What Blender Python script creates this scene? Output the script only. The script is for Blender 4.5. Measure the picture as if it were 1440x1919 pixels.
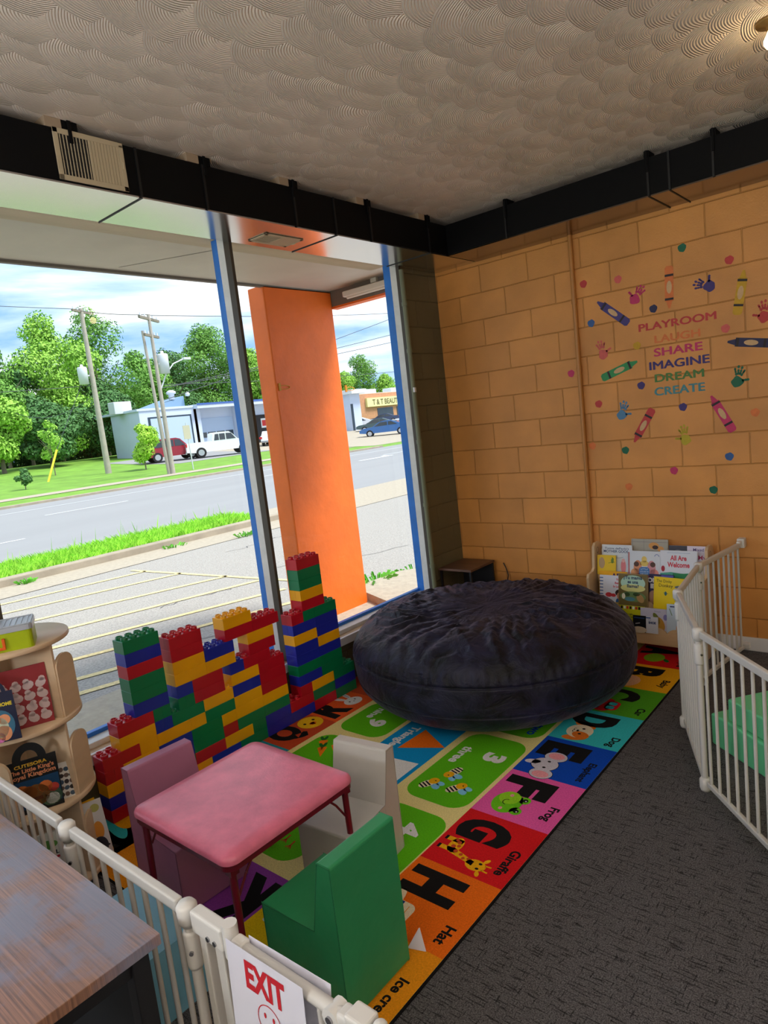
import bpy, bmesh, math, random
from mathutils import Matrix, Vector
import numpy as np
for o in list(bpy.data.objects): bpy.data.objects.remove(o)
sc=bpy.context.scene; C=sc.collection
PI=math.pi
def S(r,g,b):
    f=lambda c:(c/255/12.92 if c/255<=.04045 else ((c/255+.055)/1.055)**2.4)
    return (f(r),f(g),f(b),1)
# ---------------------------------------------------------------- camera
cam=bpy.data.cameras.new('camera'); co=bpy.data.objects.new('camera',cam); C.objects.link(co); sc.camera=co
yaw,pit,rol=-.7125,-.1373,-.1148
cy,sy,cp,sp=math.cos(yaw),math.sin(yaw),math.cos(pit),math.sin(pit)
fw=Vector((sy*cp,cy*cp,sp)); rt=Vector((cy,-sy,0)); up=rt.cross(fw)
c_,s_=math.cos(rol),math.sin(rol)
R0=c_*rt+s_*up; U0=-s_*rt+c_*up
m=Matrix(((R0.x,U0.x,-fw.x,3.2126),(R0.y,U0.y,-fw.y,-4.6863),(R0.z,U0.z,-fw.z,1.7732),(0,0,0,1)))
co.matrix_world=m
cam.sensor_fit='VERTICAL'; cam.sensor_height=36; cam.lens=36*1255.57/1919; cam.clip_start=.05; cam.clip_end=500
# ---------------------------------------------------------------- light and exposure
sc.view_settings.view_transform='Standard'; sc.view_settings.look='None'; sc.view_settings.gamma=1
sc.view_settings.exposure=0.25
SKY=1.30
SUN=4.6
w=bpy.data.worlds.new('sky'); sc.world=w; w.use_nodes=True
nt=w.node_tree; nt.nodes.clear()
def N(nt,t,**k):
    n=nt.nodes.new(t)
    for a,b in k.items():
        if a=='inp':
            for i,v in b.items(): n.inputs[i].default_value=v
        else: setattr(n,a,b)
    return n
tc=N(nt,'ShaderNodeTexCoord'); mp=N(nt,'ShaderNodeMapping'); mp.inputs['Scale'].default_value=(1.3,1.3,7.0)
n1=N(nt,'ShaderNodeTexNoise',inp={'Scale':2.1,'Detail':7.0,'Roughness':.55,'Distortion':.3})
cr=N(nt,'ShaderNodeValToRGB'); e=cr.color_ramp.elements
e[0].position=.38; e[0].color=S(138,180,232); e[1].position=.60; e[1].color=S(250,252,255)
e2=e.new(.48); e2.color=S(192,216,244)
bg=N(nt,'ShaderNodeBackground',inp={'Strength':SKY}); ow=N(nt,'ShaderNodeOutputWorld')
L=nt.links.new
L(tc.outputs['Generated'],mp.inputs['Vector']); L(mp.outputs[0],n1.inputs['Vector']); L(n1.outputs['Fac'],cr.inputs[0]); L(cr.outputs[0],bg.inputs[0]); L(bg.outputs[0],ow.inputs[0])
def lamp(name,kind,loc,energy,color=(1,1,1),size=1,size_y=None,rot=(0,0,0),angle=None,spot=None):
    d=bpy.data.lights.new(name,kind); d.energy=energy; d.color=color
    if kind=='AREA':
        d.shape='RECTANGLE' if size_y else 'SQUARE'; d.size=size
        if size_y: d.size_y=size_y
    if kind=='POINT': d.shadow_soft_size=size
    if angle: d.angle=angle
    o=bpy.data.objects.new(name,d); C.objects.link(o); o.location=loc; o.rotation_euler=rot
    return o
sd=Vector((-.42,-.30,-.86)).to_track_quat('-Z','Y').to_euler()
lamp('sun','SUN',(0,0,20),SUN,(1,.97,.92),rot=sd,angle=.35)
# fill lamps added behind the viewer to brighten the room, no real fixtures
lamp('room_fill_light','POINT',(5.6,-6.4,2.0),26,(.90,.94,1),.22)
lamp('room_fill_light','POINT',(1.4,-6.8,1.7),84,(.86,.92,1),.22)
# unseen area lamps facing up, added only to brighten the ceiling
lamp('ceiling_fill_light','AREA',(5.0,-4.6,1.9),88,(.93,.95,1),1.0,.5,rot=(PI,0,0))
lamp('ceiling_fill_light','AREA',(2.2,-6.6,1.9),76,(.93,.95,1),1.0,.5,rot=(PI,0,0))
# ---------------------------------------------------------------- materials
MT={}
def mat(name,col=None,rough=.6,metal=0,bump=None,var=None,spec=.5,coat=0,emit=None,alpha=None,sheen=0):
    if name in MT: return MT[name]
    m=bpy.data.materials.new(name); m.use_nodes=True; nt=m.node_tree; b=nt.nodes['Principled BSDF']
    b.inputs['Base Color'].default_value=col; b.inputs['Roughness'].default_value=rough; b.inputs['Metallic'].default_value=metal
    b.inputs['Specular IOR Level'].default_value=spec; b.inputs['Coat Weight'].default_value=coat
    if sheen: b.inputs['Sheen Weight'].default_value=sheen
    if emit: b.inputs['Emission Color'].default_value=emit[0]; b.inputs['Emission Strength'].default_value=emit[1]
    if var or bump: t=N(nt,'ShaderNodeTexCoord')
    if var:   # (scale, amount[, stretch])
        n=N(nt,'ShaderNodeTexNoise',inp={'Scale':var[0],'Detail':5.0,'Roughness':.6}); 
        if len(var)>2:
            mp=N(nt,'ShaderNodeMapping'); mp.inputs['Scale'].default_value=var[2]; nt.links.new(t.outputs['Object'],mp.inputs[0]); nt.links.new(mp.outputs[0],n.inputs[0])
        else: nt.links.new(t.outputs['Object'],n.inputs[0])
        r=N(nt,'ShaderNodeValToRGB'); a=var[1]
        r.color_ramp.elements[0].position=.3; r.color_ramp.elements[1].position=.7
        r.color_ramp.elements[0].color=tuple(max(0,c*(1-a)) for c in col[:3])+(1,)
        r.color_ramp.elements[1].color=tuple(min(1,c*(1+a)) for c in col[:3])+(1,)
        nt.links.new(n.outputs['Fac'],r.inputs[0]); nt.links.new(r.outputs[0],b.inputs['Base Color'])
    if bump:  # (scale, distance[, stretch])
        n=N(nt,'ShaderNodeTexNoise',inp={'Scale':bump[0],'Detail':4.0})
        if len(bump)>2:
            mp=N(nt,'ShaderNodeMapping'); mp.inputs['Scale'].default_value=bump[2]; nt.links.new(t.outputs['Object'],mp.inputs[0]); nt.links.new(mp.outputs[0],n.inputs[0])
        else: nt.links.new(t.outputs['Object'],n.inputs[0])
        bm=N(nt,'ShaderNodeBump',inp={'Strength':1.0,'Distance':bump[1]}); nt.links.new(n.outputs['Fac'],bm.inputs['Height']); nt.links.new(bm.outputs[0],b.inputs['Normal'])
    MT[name]=m; return m
# ---------------------------------------------------------------- mesh collector

_tc={}
def textgeo(s,bold=0.0,sx=1.0):
    k=(s,bold,sx)
    if k in _tc: return _tc[k]
    cu=bpy.data.curves.new('t','FONT'); cu.body=s; cu.size=1; cu.offset=bold; cu.resolution_u=4; cu.fill_mode='FRONT'
    o=bpy.data.objects.new('t',cu); C.objects.link(o)
    me=bpy.data.meshes.new_from_object(o)
    vs=[(v.co.x*sx,v.co.y) for v in me.vertices]; fs=[tuple(p.vertices) for p in me.polygons]
    # font faces must all point up
    out=[]
    for f in fs:
        a=0
        for i in range(len(f)):
            x0,y0=vs[f[i]]; x1,y1=vs[f[(i+1)%len(f)]]; a+=x0*y1-x1*y0
        out.append(f if a>0 else f[::-1])
    C.objects.unlink(o); bpy.data.objects.remove(o); bpy.data.curves.remove(cu); bpy.data.meshes.remove(me)
    _tc[k]=(vs,out); return _tc[k]
class MB:
    def __init__(s): s.v=[];s.f=[];s.mi=[];s.sm=[];s.mats=[];s.M=Matrix.Identity(4);s.cur=0;s.smooth=False
    def mat(s,m):
        if m not in s.mats: s.mats.append(m)
        s.cur=s.mats.index(m); return s
    def add(s,vs,fs,smooth=None):
        o=len(s.v); M=s.M
        for v in vs:
            q=M@Vector(v) ; s.v.append((q.x,q.y,q.z))
        sm=s.smooth if smooth is None else smooth
        for f in fs: s.f.append([i+o for i in f]); s.mi.append(s.cur); s.sm.append(sm)
        return s
    def box(s,x0,x1,y0,y1,z0,z1):
        return s.add([(x0,y0,z0),(x1,y0,z0),(x1,y1,z0),(x0,y1,z0),(x0,y0,z1),(x1,y0,z1),(x1,y1,z1),(x0,y1,z1)],
          [(0,3,2,1),(4,5,6,7),(0,1,5,4),(1,2,6,5),(2,3,7,6),(3,0,4,7)],False)
    def cyl(s,p0,p1,r0,r1=None,n=12,caps=True):
        r1=r0 if r1 is None else r1
        p0=Vector(p0);p1=Vector(p1);d=(p1-p0).normalized()
        a=d.cross(Vector((0,0,1)) if abs(d.z)<.9 else Vector((1,0,0))).normalized(); b=d.cross(a)
        vs=[];fs=[]
        for p,r in ((p0,r0),(p1,r1)):
            for i in range(n):
                t=2*PI*i/n; vs.append(p+r*(math.cos(t)*a+math.sin(t)*b))
        for i in range(n): j=(i+1)%n; fs.append((i,i+n,j+n,j))
        s.add(vs,fs,True)
        if caps: s.add(vs,[tuple(range(n)),tuple(range(2*n-1,n-1,-1))],False)
        return s
    def tube(s,pts,r,n=8):
        for a,b in zip(pts[:-1],pts[1:]): s.cyl(a,b,r,r,n)
        return s
    def lathe(s,prof,c=(0,0,0),n=32,arc=(0,2*PI)):
        vs=[];fs=[];k=len(prof)
        full=abs(arc[1]-arc[0]-2*PI)<1e-6; m=n if full else n+1
        for i in range(m):
            t=arc[0]+(arc[1]-arc[0])*i/n
            for r,z in prof: vs.append((c[0]+r*math.cos(t),c[1]+r*math.sin(t),c[2]+z))
        for i in range(n):
            j=(i+1)%m
            for q in range(k-1): fs.append((i*k+q,j*k+q,j*k+q+1,i*k+q+1))
        return s.add(vs,fs,True)
    def prism(s,poly,z0,z1,smooth=False):   # poly CCW in local xy
        n=len(poly); vs=[(x,y,z0) for x,y in poly]+[(x,y,z1) for x,y in poly]
        s.add(vs,[tuple(range(n-1,-1,-1)),tuple(range(n,2*n))],False)
        return s.add(vs,[(i,(i+1)%n,(i+1)%n+n,i+n) for i in range(n)],smooth)
    def flat(s,poly,z=0): return s.add([(x,y,z) for x,y in poly],[tuple(range(len(poly)))],False)
    def ell(s,cx,cy,rx,ry,z=0,n=24,rot=0):
        c,q=math.cos(rot),math.sin(rot)
        return s.flat([(cx+rx*math.cos(t)*c-ry*math.sin(t)*q,cy+rx*math.cos(t)*q+ry*math.sin(t)*c) for t in [2*PI*i/n for i in range(n)]],z)
    def ring(s,cx,cy,r,wd,z=0,n=32,a0=0,a1=2*PI,ry=None):
        ry=ry or r; vs=[];fs=[]
        for i in range(n+1):
            t=a0+(a1-a0)*i/n
            vs+= [(cx+(r-wd/2)*math.cos(t),cy+(ry-wd/2)*math.sin(t),z),(cx+(r+wd/2)*math.cos(t),cy+(ry+wd/2)*math.sin(t),z)]
        for i in range(n): fs.append((2*i,2*i+1,2*i+3,2*i+2))
        return s.add(vs,fs,False)
    def line(s,pts,wd,z=0):
        for (x0,y0),(x1,y1) in zip(pts[:-1],pts[1:]):
            d=math.hypot(x1-x0,y1-y0) or 1; nx,ny=-(y1-y0)/d*wd/2,(x1-x0)/d*wd/2
            s.flat([(x0-nx,y0-ny),(x1-nx,y1-ny),(x1+nx,y1+ny),(x0+nx,y0+ny)],z)
        return s
    def rrect(s,x0,x1,y0,y1,r,z=0): return s.flat(rr(x0,x1,y0,y1,r),z)
    def text(s,t,x,y,h,z=0,bold=0.0,sx=1.0,align='C',width=None,vh=None):
        vs,fs=textgeo(t,bold,sx)
        if not vs: return s
        xs=[v[0] for v in vs]; ys=[v[1] for v in vs]; x0,x1=min(xs),max(xs); y0,y1=min(ys),max(ys)
        k=h/ .72; kx=k
        if width: kx=width/(x1-x0)
        ky=k if not vh else vh/(y1-y0)
        ox={'C':-(x0+x1)/2,'L':-x0,'R':-x1}[align]
        return s.add([((a+ox)*kx+x,(b*ky if not vh else (b-y0)*ky)+y,z) for a,b in vs],fs,False)
    def build(s,name,parent=None,bevel=None,seg=2,sub=0,loc=None,auto=None):
        me=bpy.data.meshes.new(name); me.from_pydata(s.v,[],s.f); 
        for m in s.mats: me.materials.append(m if not isinstance(m,str) else MT[m])
        me.polygons.foreach_set('material_index',s.mi); me.polygons.foreach_set('use_smooth',s.sm)
        me.update(); me.validate()
        o=bpy.data.objects.new(name,me); C.objects.link(o)
        if parent: o.parent=parent
        if bevel:
            md=o.modifiers.new('bevel','BEVEL'); md.width=bevel; md.segments=seg; md.limit_method='ANGLE'; md.angle_limit=.6; md.harden_normals=False
        if sub: 
            md=o.modifiers.new('sub','SUBSURF'); md.levels=sub; md.render_levels=sub
        if loc: o.location=loc
        return o
def rr(x0,x1,y0,y1,r,n=6):
    p=[]
    for cx,cy,a in ((x1-r,y1-r,0),(x0+r,y1-r,PI/2),(x0+r,y0+r,PI),(x1-r,y0+r,1.5*PI)):
        for i in range(n+1): t=a+PI/2*i/n; p.append((cx+r*math.cos(t),cy+r*math.sin(t)))
    return p
def tag(o,label,cat,group=None,kind=None):
    if label: o['label']=label
    if cat: o['category']=cat
    if group: o['group']=group
    if kind: o['kind']=kind
    return o
def thing(name,label,cat,loc=(0,0,0),rz=0,group=None):
    o=bpy.data.objects.new(name,None); C.objects.link(o); o.location=loc; o.rotation_euler=(0,0,rz); o.empty_display_size=.05
    return tag(o,label,cat,group)
def struct(o): o['kind']='structure'; return o
def dup(root,loc,rz=0,label=None):
    r=root.copy(); C.objects.link(r); r.location=loc; r.rotation_euler=(0,0,rz)
    if label: r['label']=label
    for ch in list(root.children):
        c=ch.copy(); C.objects.link(c); c.parent=r
        for g in ch.children:
            d=g.copy(); C.objects.link(d); d.parent=c
    return r
def frame(o,xa,ya,za=None):  # matrix from origin and local axes
    xa=Vector(xa).normalized(); ya=Vector(ya).normalized(); za=xa.cross(ya)
    return Matrix(((xa.x,ya.x,za.x,o[0]),(xa.y,ya.y,za.y,o[1]),(xa.z,ya.z,za.z,o[2]),(0,0,0,1)))
random.seed(7)
# ================================================================ STRUCTURE
def newmat(name):
    m=bpy.data.materials.new(name); m.use_nodes=True; MT[name]=m; return m,m.node_tree,m.node_tree.nodes['Principled BSDF']
def blockwall(name,col,axis,tx,tz,var=.12,rough=.45):
    m,nt,b=newmat(name); L=nt.links.new
    t=N(nt,'ShaderNodeTexCoord'); sx=N(nt,'ShaderNodeSeparateXYZ'); L(t.outputs['Object'],sx.inputs[0])
    cx=N(nt,'ShaderNodeCombineXYZ')
    a=N(nt,'ShaderNodeMath',operation='ADD',inp={1:tx}); L(sx.outputs[axis],a.inputs[0]); L(a.outputs[0],cx.inputs[0])
    a2=N(nt,'ShaderNodeMath',operation='ADD',inp={1:tz}); L(sx.outputs[2],a2.inputs[0]); L(a2.outputs[0],cx.inputs[1])
    dn=N(nt,'ShaderNodeTexNoise',inp={'Scale':9.0,'Detail':3.0}); L(t.outputs['Object'],dn.inputs[0])
    dm=N(nt,'ShaderNodeVectorMath',operation='MULTIPLY_ADD'); dm.inputs[1].default_value=(.006,.006,0); L(dn.outputs['Color'],dm.inputs[0]); L(cx.outputs[0],dm.inputs[2])
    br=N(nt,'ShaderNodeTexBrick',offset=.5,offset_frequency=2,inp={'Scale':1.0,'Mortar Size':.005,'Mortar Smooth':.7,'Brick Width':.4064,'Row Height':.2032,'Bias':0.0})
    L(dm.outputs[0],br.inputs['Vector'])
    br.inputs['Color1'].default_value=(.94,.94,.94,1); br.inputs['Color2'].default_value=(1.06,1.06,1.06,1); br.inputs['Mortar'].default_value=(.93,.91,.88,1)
    n=N(nt,'ShaderNodeTexNoise',inp={'Scale':3.0,'Detail':6.0}); L(t.outputs['Object'],n.inputs[0])
    mr=N(nt,'ShaderNodeMapRange',inp={1:.3,2:.7,3:1-var,4:1+var}); L(n.outputs['Fac'],mr.inputs[0])
    mx=N(nt,'ShaderNodeVectorMath',operation='SCALE'); mx.inputs[0].default_value=col[:3]; L(mr.outputs[0],mx.inputs['Scale'])
    mm=N(nt,'ShaderNodeVectorMath',operation='MULTIPLY'); L(mx.outputs[0],mm.inputs[0]); L(br.outputs['Color'],mm.inputs[1]); L(mm.outputs[0],b.inputs['Base Color'])
    n2=N(nt,'ShaderNodeTexNoise',inp={'Scale':95.0,'Detail':5.0,'Roughness':.65}); L(t.outputs['Object'],n2.inputs[0])
    n3=N(nt,'ShaderNodeTexNoise',inp={'Scale':14.0,'Detail':3.0}); L(t.outputs['Object'],n3.inputs[0])
    h=N(nt,'ShaderNodeMath',operation='MULTIPLY_ADD',inp={1:-1.0}); L(br.outputs['Fac'],h.inputs[0])
    h2=N(nt,'ShaderNodeMath',operation='MULTIPLY',inp={1:.22}); L(n2.outputs['Fac'],h2.inputs[0]); 
    h3=N(nt,'ShaderNodeMath',operation='MULTIPLY_ADD',inp={1:.35}); L(n3.outputs['Fac'],h3.inputs[0]); L(h2.outputs[0],h3.inputs[2]); L(h3.outputs[0],h.inputs[2])
    bp=N(nt,'ShaderNodeBump',inp={'Strength':1.0,'Distance':.006}); L(h.outputs[0],bp.inputs['Height']); L(bp.outputs[0],b.inputs['Normal'])
    b.inputs['Roughness'].default_value=rough
    return m
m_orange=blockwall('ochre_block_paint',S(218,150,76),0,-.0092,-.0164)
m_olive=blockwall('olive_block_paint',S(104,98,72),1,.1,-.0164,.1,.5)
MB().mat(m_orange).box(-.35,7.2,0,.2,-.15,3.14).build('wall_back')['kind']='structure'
# olive wall: strip beside the corner, low wall under the windows
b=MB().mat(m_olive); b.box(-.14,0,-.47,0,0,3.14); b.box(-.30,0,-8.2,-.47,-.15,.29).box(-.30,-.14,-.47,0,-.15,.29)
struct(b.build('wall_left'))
mat('wall_cream',S(205,190,160),.7,bump=(60,.001))
struct(MB().mat('wall_cream').box(7.2,7.4,-8.4,.2,0,3.14).build('wall_right'))
struct(MB().mat('wall_cream').box(-.3,7.4,-8.4,-8.2,0,3.14).build('wall_front'))
struct(MB().mat('wall_cream').box(-.28,0,-8.2,-.47,2.93,3.14).build('trim_1'))
# carpet
m,nt,b=newmat('carpet'); L=nt.links.new
t=N(nt,'ShaderNodeTexCoord')
n=N(nt,'ShaderNodeTexNoise',inp={'Scale':210.0,'Detail':4.0,'Roughness':.8}); L(t.outputs['Object'],n.inputs[0])
r=N(nt,'ShaderNodeValToRGB'); r.color_ramp.elements[0].position=.34; r.color_ramp.elements[0].color=S(20,20,22); r.color_ramp.elements[1].position=.66; r.color_ramp.elements[1].color=S(138,136,140); L(n.outputs['Fac'],r.inputs[0])
def dash(sc3,th,rot):
    mp=N(nt,'ShaderNodeMapping'); mp.inputs['Scale'].default_value=sc3; mp.inputs['Rotation'].default_value=(0,0,rot); L(t.outputs['Object'],mp.inputs[0])
    q=N(nt,'ShaderNodeTexNoise',inp={'Scale':1.0,'Detail':2.0,'Roughness':.5}); L(mp.outputs[0],q.inputs[0])
    g=N(nt,'ShaderNodeMapRange',inp={1:th,2:th+.05,3:1.0,4:.38}); L(q.outputs['Fac'],g.inputs[0]); return g
d1=dash((14,150,1),.58,0.0); d2=dash((170,18,1),.62,0.0)
mu=N(nt,'ShaderNodeMath',operation='MULTIPLY'); L(d1.outputs[0],mu.inputs[0]); L(d2.outputs[0],mu.inputs[1])
sc_=N(nt,'ShaderNodeVectorMath',operation='SCALE'); L(r.outputs[0],sc_.inputs[0]); L(mu.outputs[0],sc_.inputs['Scale']); L(sc_.outputs[0],b.inputs['Base Color'])
bp=N(nt,'ShaderNodeBump',inp={'Strength':1.0,'Distance':.004}); 
hm=N(nt,'ShaderNodeMath',operation='MULTIPLY_ADD',inp={1:.7}); L(mu.outputs[0],hm.inputs[0]); L(n.outputs['Fac'],hm.inputs[2]); L(hm.outputs[0],bp.inputs['Height']); L(bp.outputs[0],b.inputs['Normal'])
b.inputs['Roughness'].default_value=.95; b.inputs['Specular IOR Level'].default_value=.15
struct(MB().mat(m).box(-.0,7.2,-8.2,0,-.1,0).build('floor'))
# ceiling: combed fan swirls, overlapping like fish scales
m,nt,b=newmat('swirl_plaster'); L=nt.links.new
def Mt(op,a,b_=None,c=None,clamp=False):
    n=N(nt,'ShaderNodeMath',operation=op); n.use_clamp=clamp
    for i,v in enumerate((a,b_,c)):
        if v is None: continue
        if isinstance(v,(int,float)): n.inputs[i].default_value=v
        else: L(v,n.inputs[i])
    return n.outputs[0]
t=N(nt,'ShaderNodeTexCoord'); sx=N(nt,'ShaderNodeSeparateXYZ')
wn=N(nt,'ShaderNodeTexNoise',inp={'Scale':1.6,'Detail':1.0}); L(t.outputs['Object'],wn.inputs[0])
wa=N(nt,'ShaderNodeVectorMath',operation='MULTIPLY_ADD'); wa.inputs[1].default_value=(.22,.22,0); L(wn.outputs['Color'],wa.inputs[0]); L(t.outputs['Object'],wa.inputs[2]); L(wa.outputs[0],sx.inputs[0])
ca,sa=math.cos(-.35),math.sin(-.35)
V=Mt('ADD',Mt('MULTIPLY',sx.outputs[0],ca),Mt('MULTIPLY',sx.outputs[1],-sa))
Uu=Mt('ADD',Mt('MULTIPLY',sx.outputs[0],sa),Mt('MULTIPLY',sx.outputs[1],ca))
DX,DY,RR=.25,.105,.215
j0=Mt('FLOOR',Mt('DIVIDE',V,DY))
H=0.0; D=None
for k in (-2,-1,0,1,2):     # later candidates lie on top
    r_=Mt('ADD',j0,float(k)); off=Mt('MULTIPLY',Mt('MODULO',Mt('ADD',r_,1000.0),2.0),.5)
    for ko in (0,):
        i_=Mt('ROUND',Mt('SUBTRACT',Mt('DIVIDE',Uu,DX),off))
        cv=N(nt,'ShaderNodeCombineXYZ'); L(i_,cv.inputs[0]); L(r_,cv.inputs[1])
        wnz=N(nt,'ShaderNodeTexWhiteNoise',noise_dimensions='3D'); L(cv.outputs[0],wnz.inputs[0])
        sp_=N(nt,'ShaderNodeSeparateXYZ'); L(wnz.outputs['Color'],sp_.inputs[0])
        du=Mt('SUBTRACT',Uu,Mt('ADD',Mt('MULTIPLY',Mt('ADD',i_,off),DX),Mt('MULTIPLY',Mt('SUBTRACT',sp_.outputs[0],.5),.07)))
        dv=Mt('SUBTRACT',V,Mt('ADD',Mt('MULTIPLY',Mt('ADD',r_,.5),DY),Mt('MULTIPLY',Mt('SUBTRACT',sp_.outputs[1],.5),.05)))
        rad=Mt('ADD',RR,Mt('MULTIPLY',Mt('SUBTRACT',sp_.outputs[2],.5),.03))
        d_=Mt('DIVIDE',Mt('SQRT',Mt('ADD',Mt('MULTIPLY',du,du),Mt('MULTIPLY',dv,dv))),rad)
        ins=Mt('LESS_THAN',d_,1.0)
        if D is None: D=d_
        else:
            D=Mt('ADD',Mt('MULTIPLY',D,Mt('SUBTRACT',1.0,ins)),Mt('MULTIPLY',d_,ins))
rings=Mt('SINE',Mt('MULTIPLY',D,2*PI*23))
fine=N(nt,'ShaderNodeTexNoise',inp={'Scale':7.0,'Detail':2.0}); L(t.outputs['Object'],fine.inputs[0])
# plaster is smooth next to the window wall, combed further in
fade=N(nt,'ShaderNodeMapRange',inp={1:.3,2:1.3,3:.10,4:1.0}); L(sx.outputs[0],fade.inputs[0])
h=Mt('ADD',Mt('MULTIPLY',rings,Mt('MULTIPLY',Mt('POWER',D,.7),.0030)),Mt('MULTIPLY',Mt('POWER',Mt('MINIMUM',D,1.0),3.2),-.066))
h=Mt('MULTIPLY',h,fade.outputs[0])
bp=N(nt,'ShaderNodeBump',inp={'Strength':1.0,'Distance':1.0}); L(h,bp.inputs['Height']); L(bp.outputs[0],b.inputs['Normal'])
b.inputs['Base Color'].default_value=S(240,224,204); b.inputs['Roughness'].default_value=.6
struct(MB().mat(m).box(-.3,7.4,-8.4,.2,3.14,3.3).build('ceiling'))
# baseboard
mat('white_trim',S(228,228,232),.4)
struct(MB().mat('white_trim').box(.0,7.2,-.014,0,0,.092).build('baseboard_back',bevel=.004))
# window frames
mat('frame_blue',S(38,120,215),.45,var=(8,.1)); mat('frame_white',S(222,224,222),.4,var=(12,.08)); mat('frame_bronze',S(70,62,52),.5); mat('sill_board',S(196,170,140),.5,var=(5,.1)); mat('olive_pipe',S(120,125,98),.45)
m_glass,nt,bb=newmat('window_glass'); nt.nodes.remove(bb); L=nt.links.new
tr=N(nt,'ShaderNodeBsdfTransparent'); tr.inputs[0].default_value=(.97,.985,.98,1); gl=N(nt,'ShaderNodeBsdfGlossy',inp={'Roughness':.01}); fr=N(nt,'ShaderNodeFresnel',inp={0:1.45}); mxs=N(nt,'ShaderNodeMixShader')
mf=N(nt,'ShaderNodeMath',operation='MULTIPLY',inp={1:.6}); L(fr.outputs[0],mf.inputs[0])
L(mf.outputs[0],mxs.inputs[0]); L(tr.outputs[0],mxs.inputs[1]); L(gl.outputs[0],mxs.inputs[2]); L(mxs.outputs[0],nt.nodes['Material Output'].inputs[0])
def window(n,y0,y1):
    r=thing('window_%d'%n,None,None,(0,0,0)); r['kind']='structure'; 
    b=MB()
    b.mat('frame_blue').box(-.16,-.125,y0,y1,.33,.372)
    b.mat('frame_white').box(-.125,-.045,y0,y1,.30,.352)
    b.build('bottom_rail',r,bevel=.003)
    b=MB().mat(m_glass).add([(-.135,y0+.02,.36),(-.135,y1-.02,.36),(-.135,y1-.02,2.9),(-.135,y0+.02,2.9)],[(0,1,2,3)]); b.build('pane',r)
window(1,-2.045,-.47); window(2,-3.62,-2.065); window(3,-5.5,-3.64); window(4,-8.1,-5.52)
def trimbox(i,mt,*b): return struct(MB().mat(mt).box(*b).build('trim_%d'%i,bevel=.003))
def mull(i,y0,y1,xo,xb,xw,xi):
    b=MB(); b.mat('frame_blue').box(xo,xb,y0,y1,.33,2.93); b.mat('frame_white').box(xb,xw,y0,y1,.33,2.93); b.mat('frame_bronze').box(xw,xi,y0,y1,.33,2.93)
    struct(b.build('trim_%d'%i,bevel=.002))
mull(2,-2.066,-2.044,-.165,-.112,-.052,.0)
mull(3,-3.641,-3.619,-.165,-.112,-.052,.0)
mull(4,-5.521,-5.499,-.165,-.112,-.052,.0)
mull(5,-.492,-.47,-.142,-.075,-.018,.012)
b=MB().mat('sill_board').box(-.125,.0,-8.1,-.47,.285,.325); b.mat('white_trim').box(0,.022,-8.1,-.47,.27,.325); struct(b.build('trim_6',bevel=.003))
# olive pipe next to the window
b=MB().mat('olive_pipe').cyl((.02,-.475,.0),(.02,-.475,2.87),.019); 
for z in (.55,1.05,1.55,2.25,2.6): b.cyl((.02,-.475,z),(.02,-.475,z+.03),.023)
b.mat('white_trim').box(.03,.045,-.495,-.475,1.95,1.985)
tag(b.build('corner_pipe'),'olive painted vertical conduit pipe in the corner beside the right window','pipe')
mat('ochre_pipe',S(190,128,62),.4)
b=MB().mat('ochre_pipe').cyl((1.17,-.02,.0),(1.17,-.02,2.89),.015)
for z in (2.42,1.95,1.33): b.cyl((1.17,-.02,z),(1.17,-.02,z+.03),.019)
b.mat('white_trim').box(1.15,1.19,-.04,0,.46,.475)
tag(b.build('wall_conduit'),'thin ochre painted vertical conduit running up the ochre block wall','pipe')
# ducts
mat('duct_black',S(8,8,9),.6,spec=.15,bump=(5,.0015)); mat('duct_seam',S(8,8,9),.5)
m,nt,b=newmat('duct_underside'); b.inputs['Base Color'].default_value=S(206,204,206); b.inputs['Metallic'].default_value=1; b.inputs['Roughness'].default_value=.17
t=N(nt,'ShaderNodeTexCoord'); n=N(nt,'ShaderNodeTexNoise',inp={'Scale':1.1,'Detail':1.0}); nt.links.new(t.outputs['Object'],n.inputs[0]); bp=N(nt,'ShaderNodeBump',inp={'Strength':1.0,'Distance':.012}); nt.links.new(n.outputs['Fac'],bp.inputs['Height']); nt.links.new(bp.outputs[0],b.inputs['Normal'])
mat('beige_metal',S(188,172,140),.45); mat('vent_dark',S(25,24,24),.7)
nm_=MT['duct_underside'].copy(); nm_.name='duct_underside_dark'; nm_.node_tree.nodes['Principled BSDF'].inputs['Base Color'].default_value=S(128,116,106); MT['duct_underside_dark']=nm_
def duct(label,alongy):
    r=thing('air_duct',label,'duct')
    # local coordinates: a along, d depth from wall
    def bx(b,a0,a1,d0,d1,z0,z1):
        if alongy: b.box(d0,d1,-a1,-a0,z0,z1)
        else: b.box(a0,a1,-d1,-d0,z0,z1)
    a1=8.0 if alongy else 7.1; a0=.0 if alongy else .405
    b=MB().mat('duct_black'); bx(b,a0,a1,.005,.40,2.893,3.1); b.build('casing',r)
    seams=[.617,1.243,1.569,1.892,2.493,2.854,3.7,4.5,5.3] if alongy else [.892,1.842,1.962,2.196,3.0,4.0]
    b=MB().mat('duct_underside' if alongy else 'duct_underside_dark')
    ed=[a0]+[s for i,s in enumerate(seams) if (i in (0,2,5,7) if alongy else i in (1,2,4))]+[a1]
    for p,q in zip(ed[:-1],ed[1:]):
        bx(b,p+.003,q-.003,.008,.397,2.885,2.893)
    b.build('underside_panel',r)
    for s in seams:
        b=MB().mat('duct_seam'); bx(b,s-.006,s+.006,.4,.407,2.888,3.1); bx(b,s-.003,s+.003,.0,.405,2.881,2.885) if s in ed else None
        b.build('seam_strip',r)
    return r
d1_=duct('long black duct above the windows with a shiny underside',True)
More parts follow.
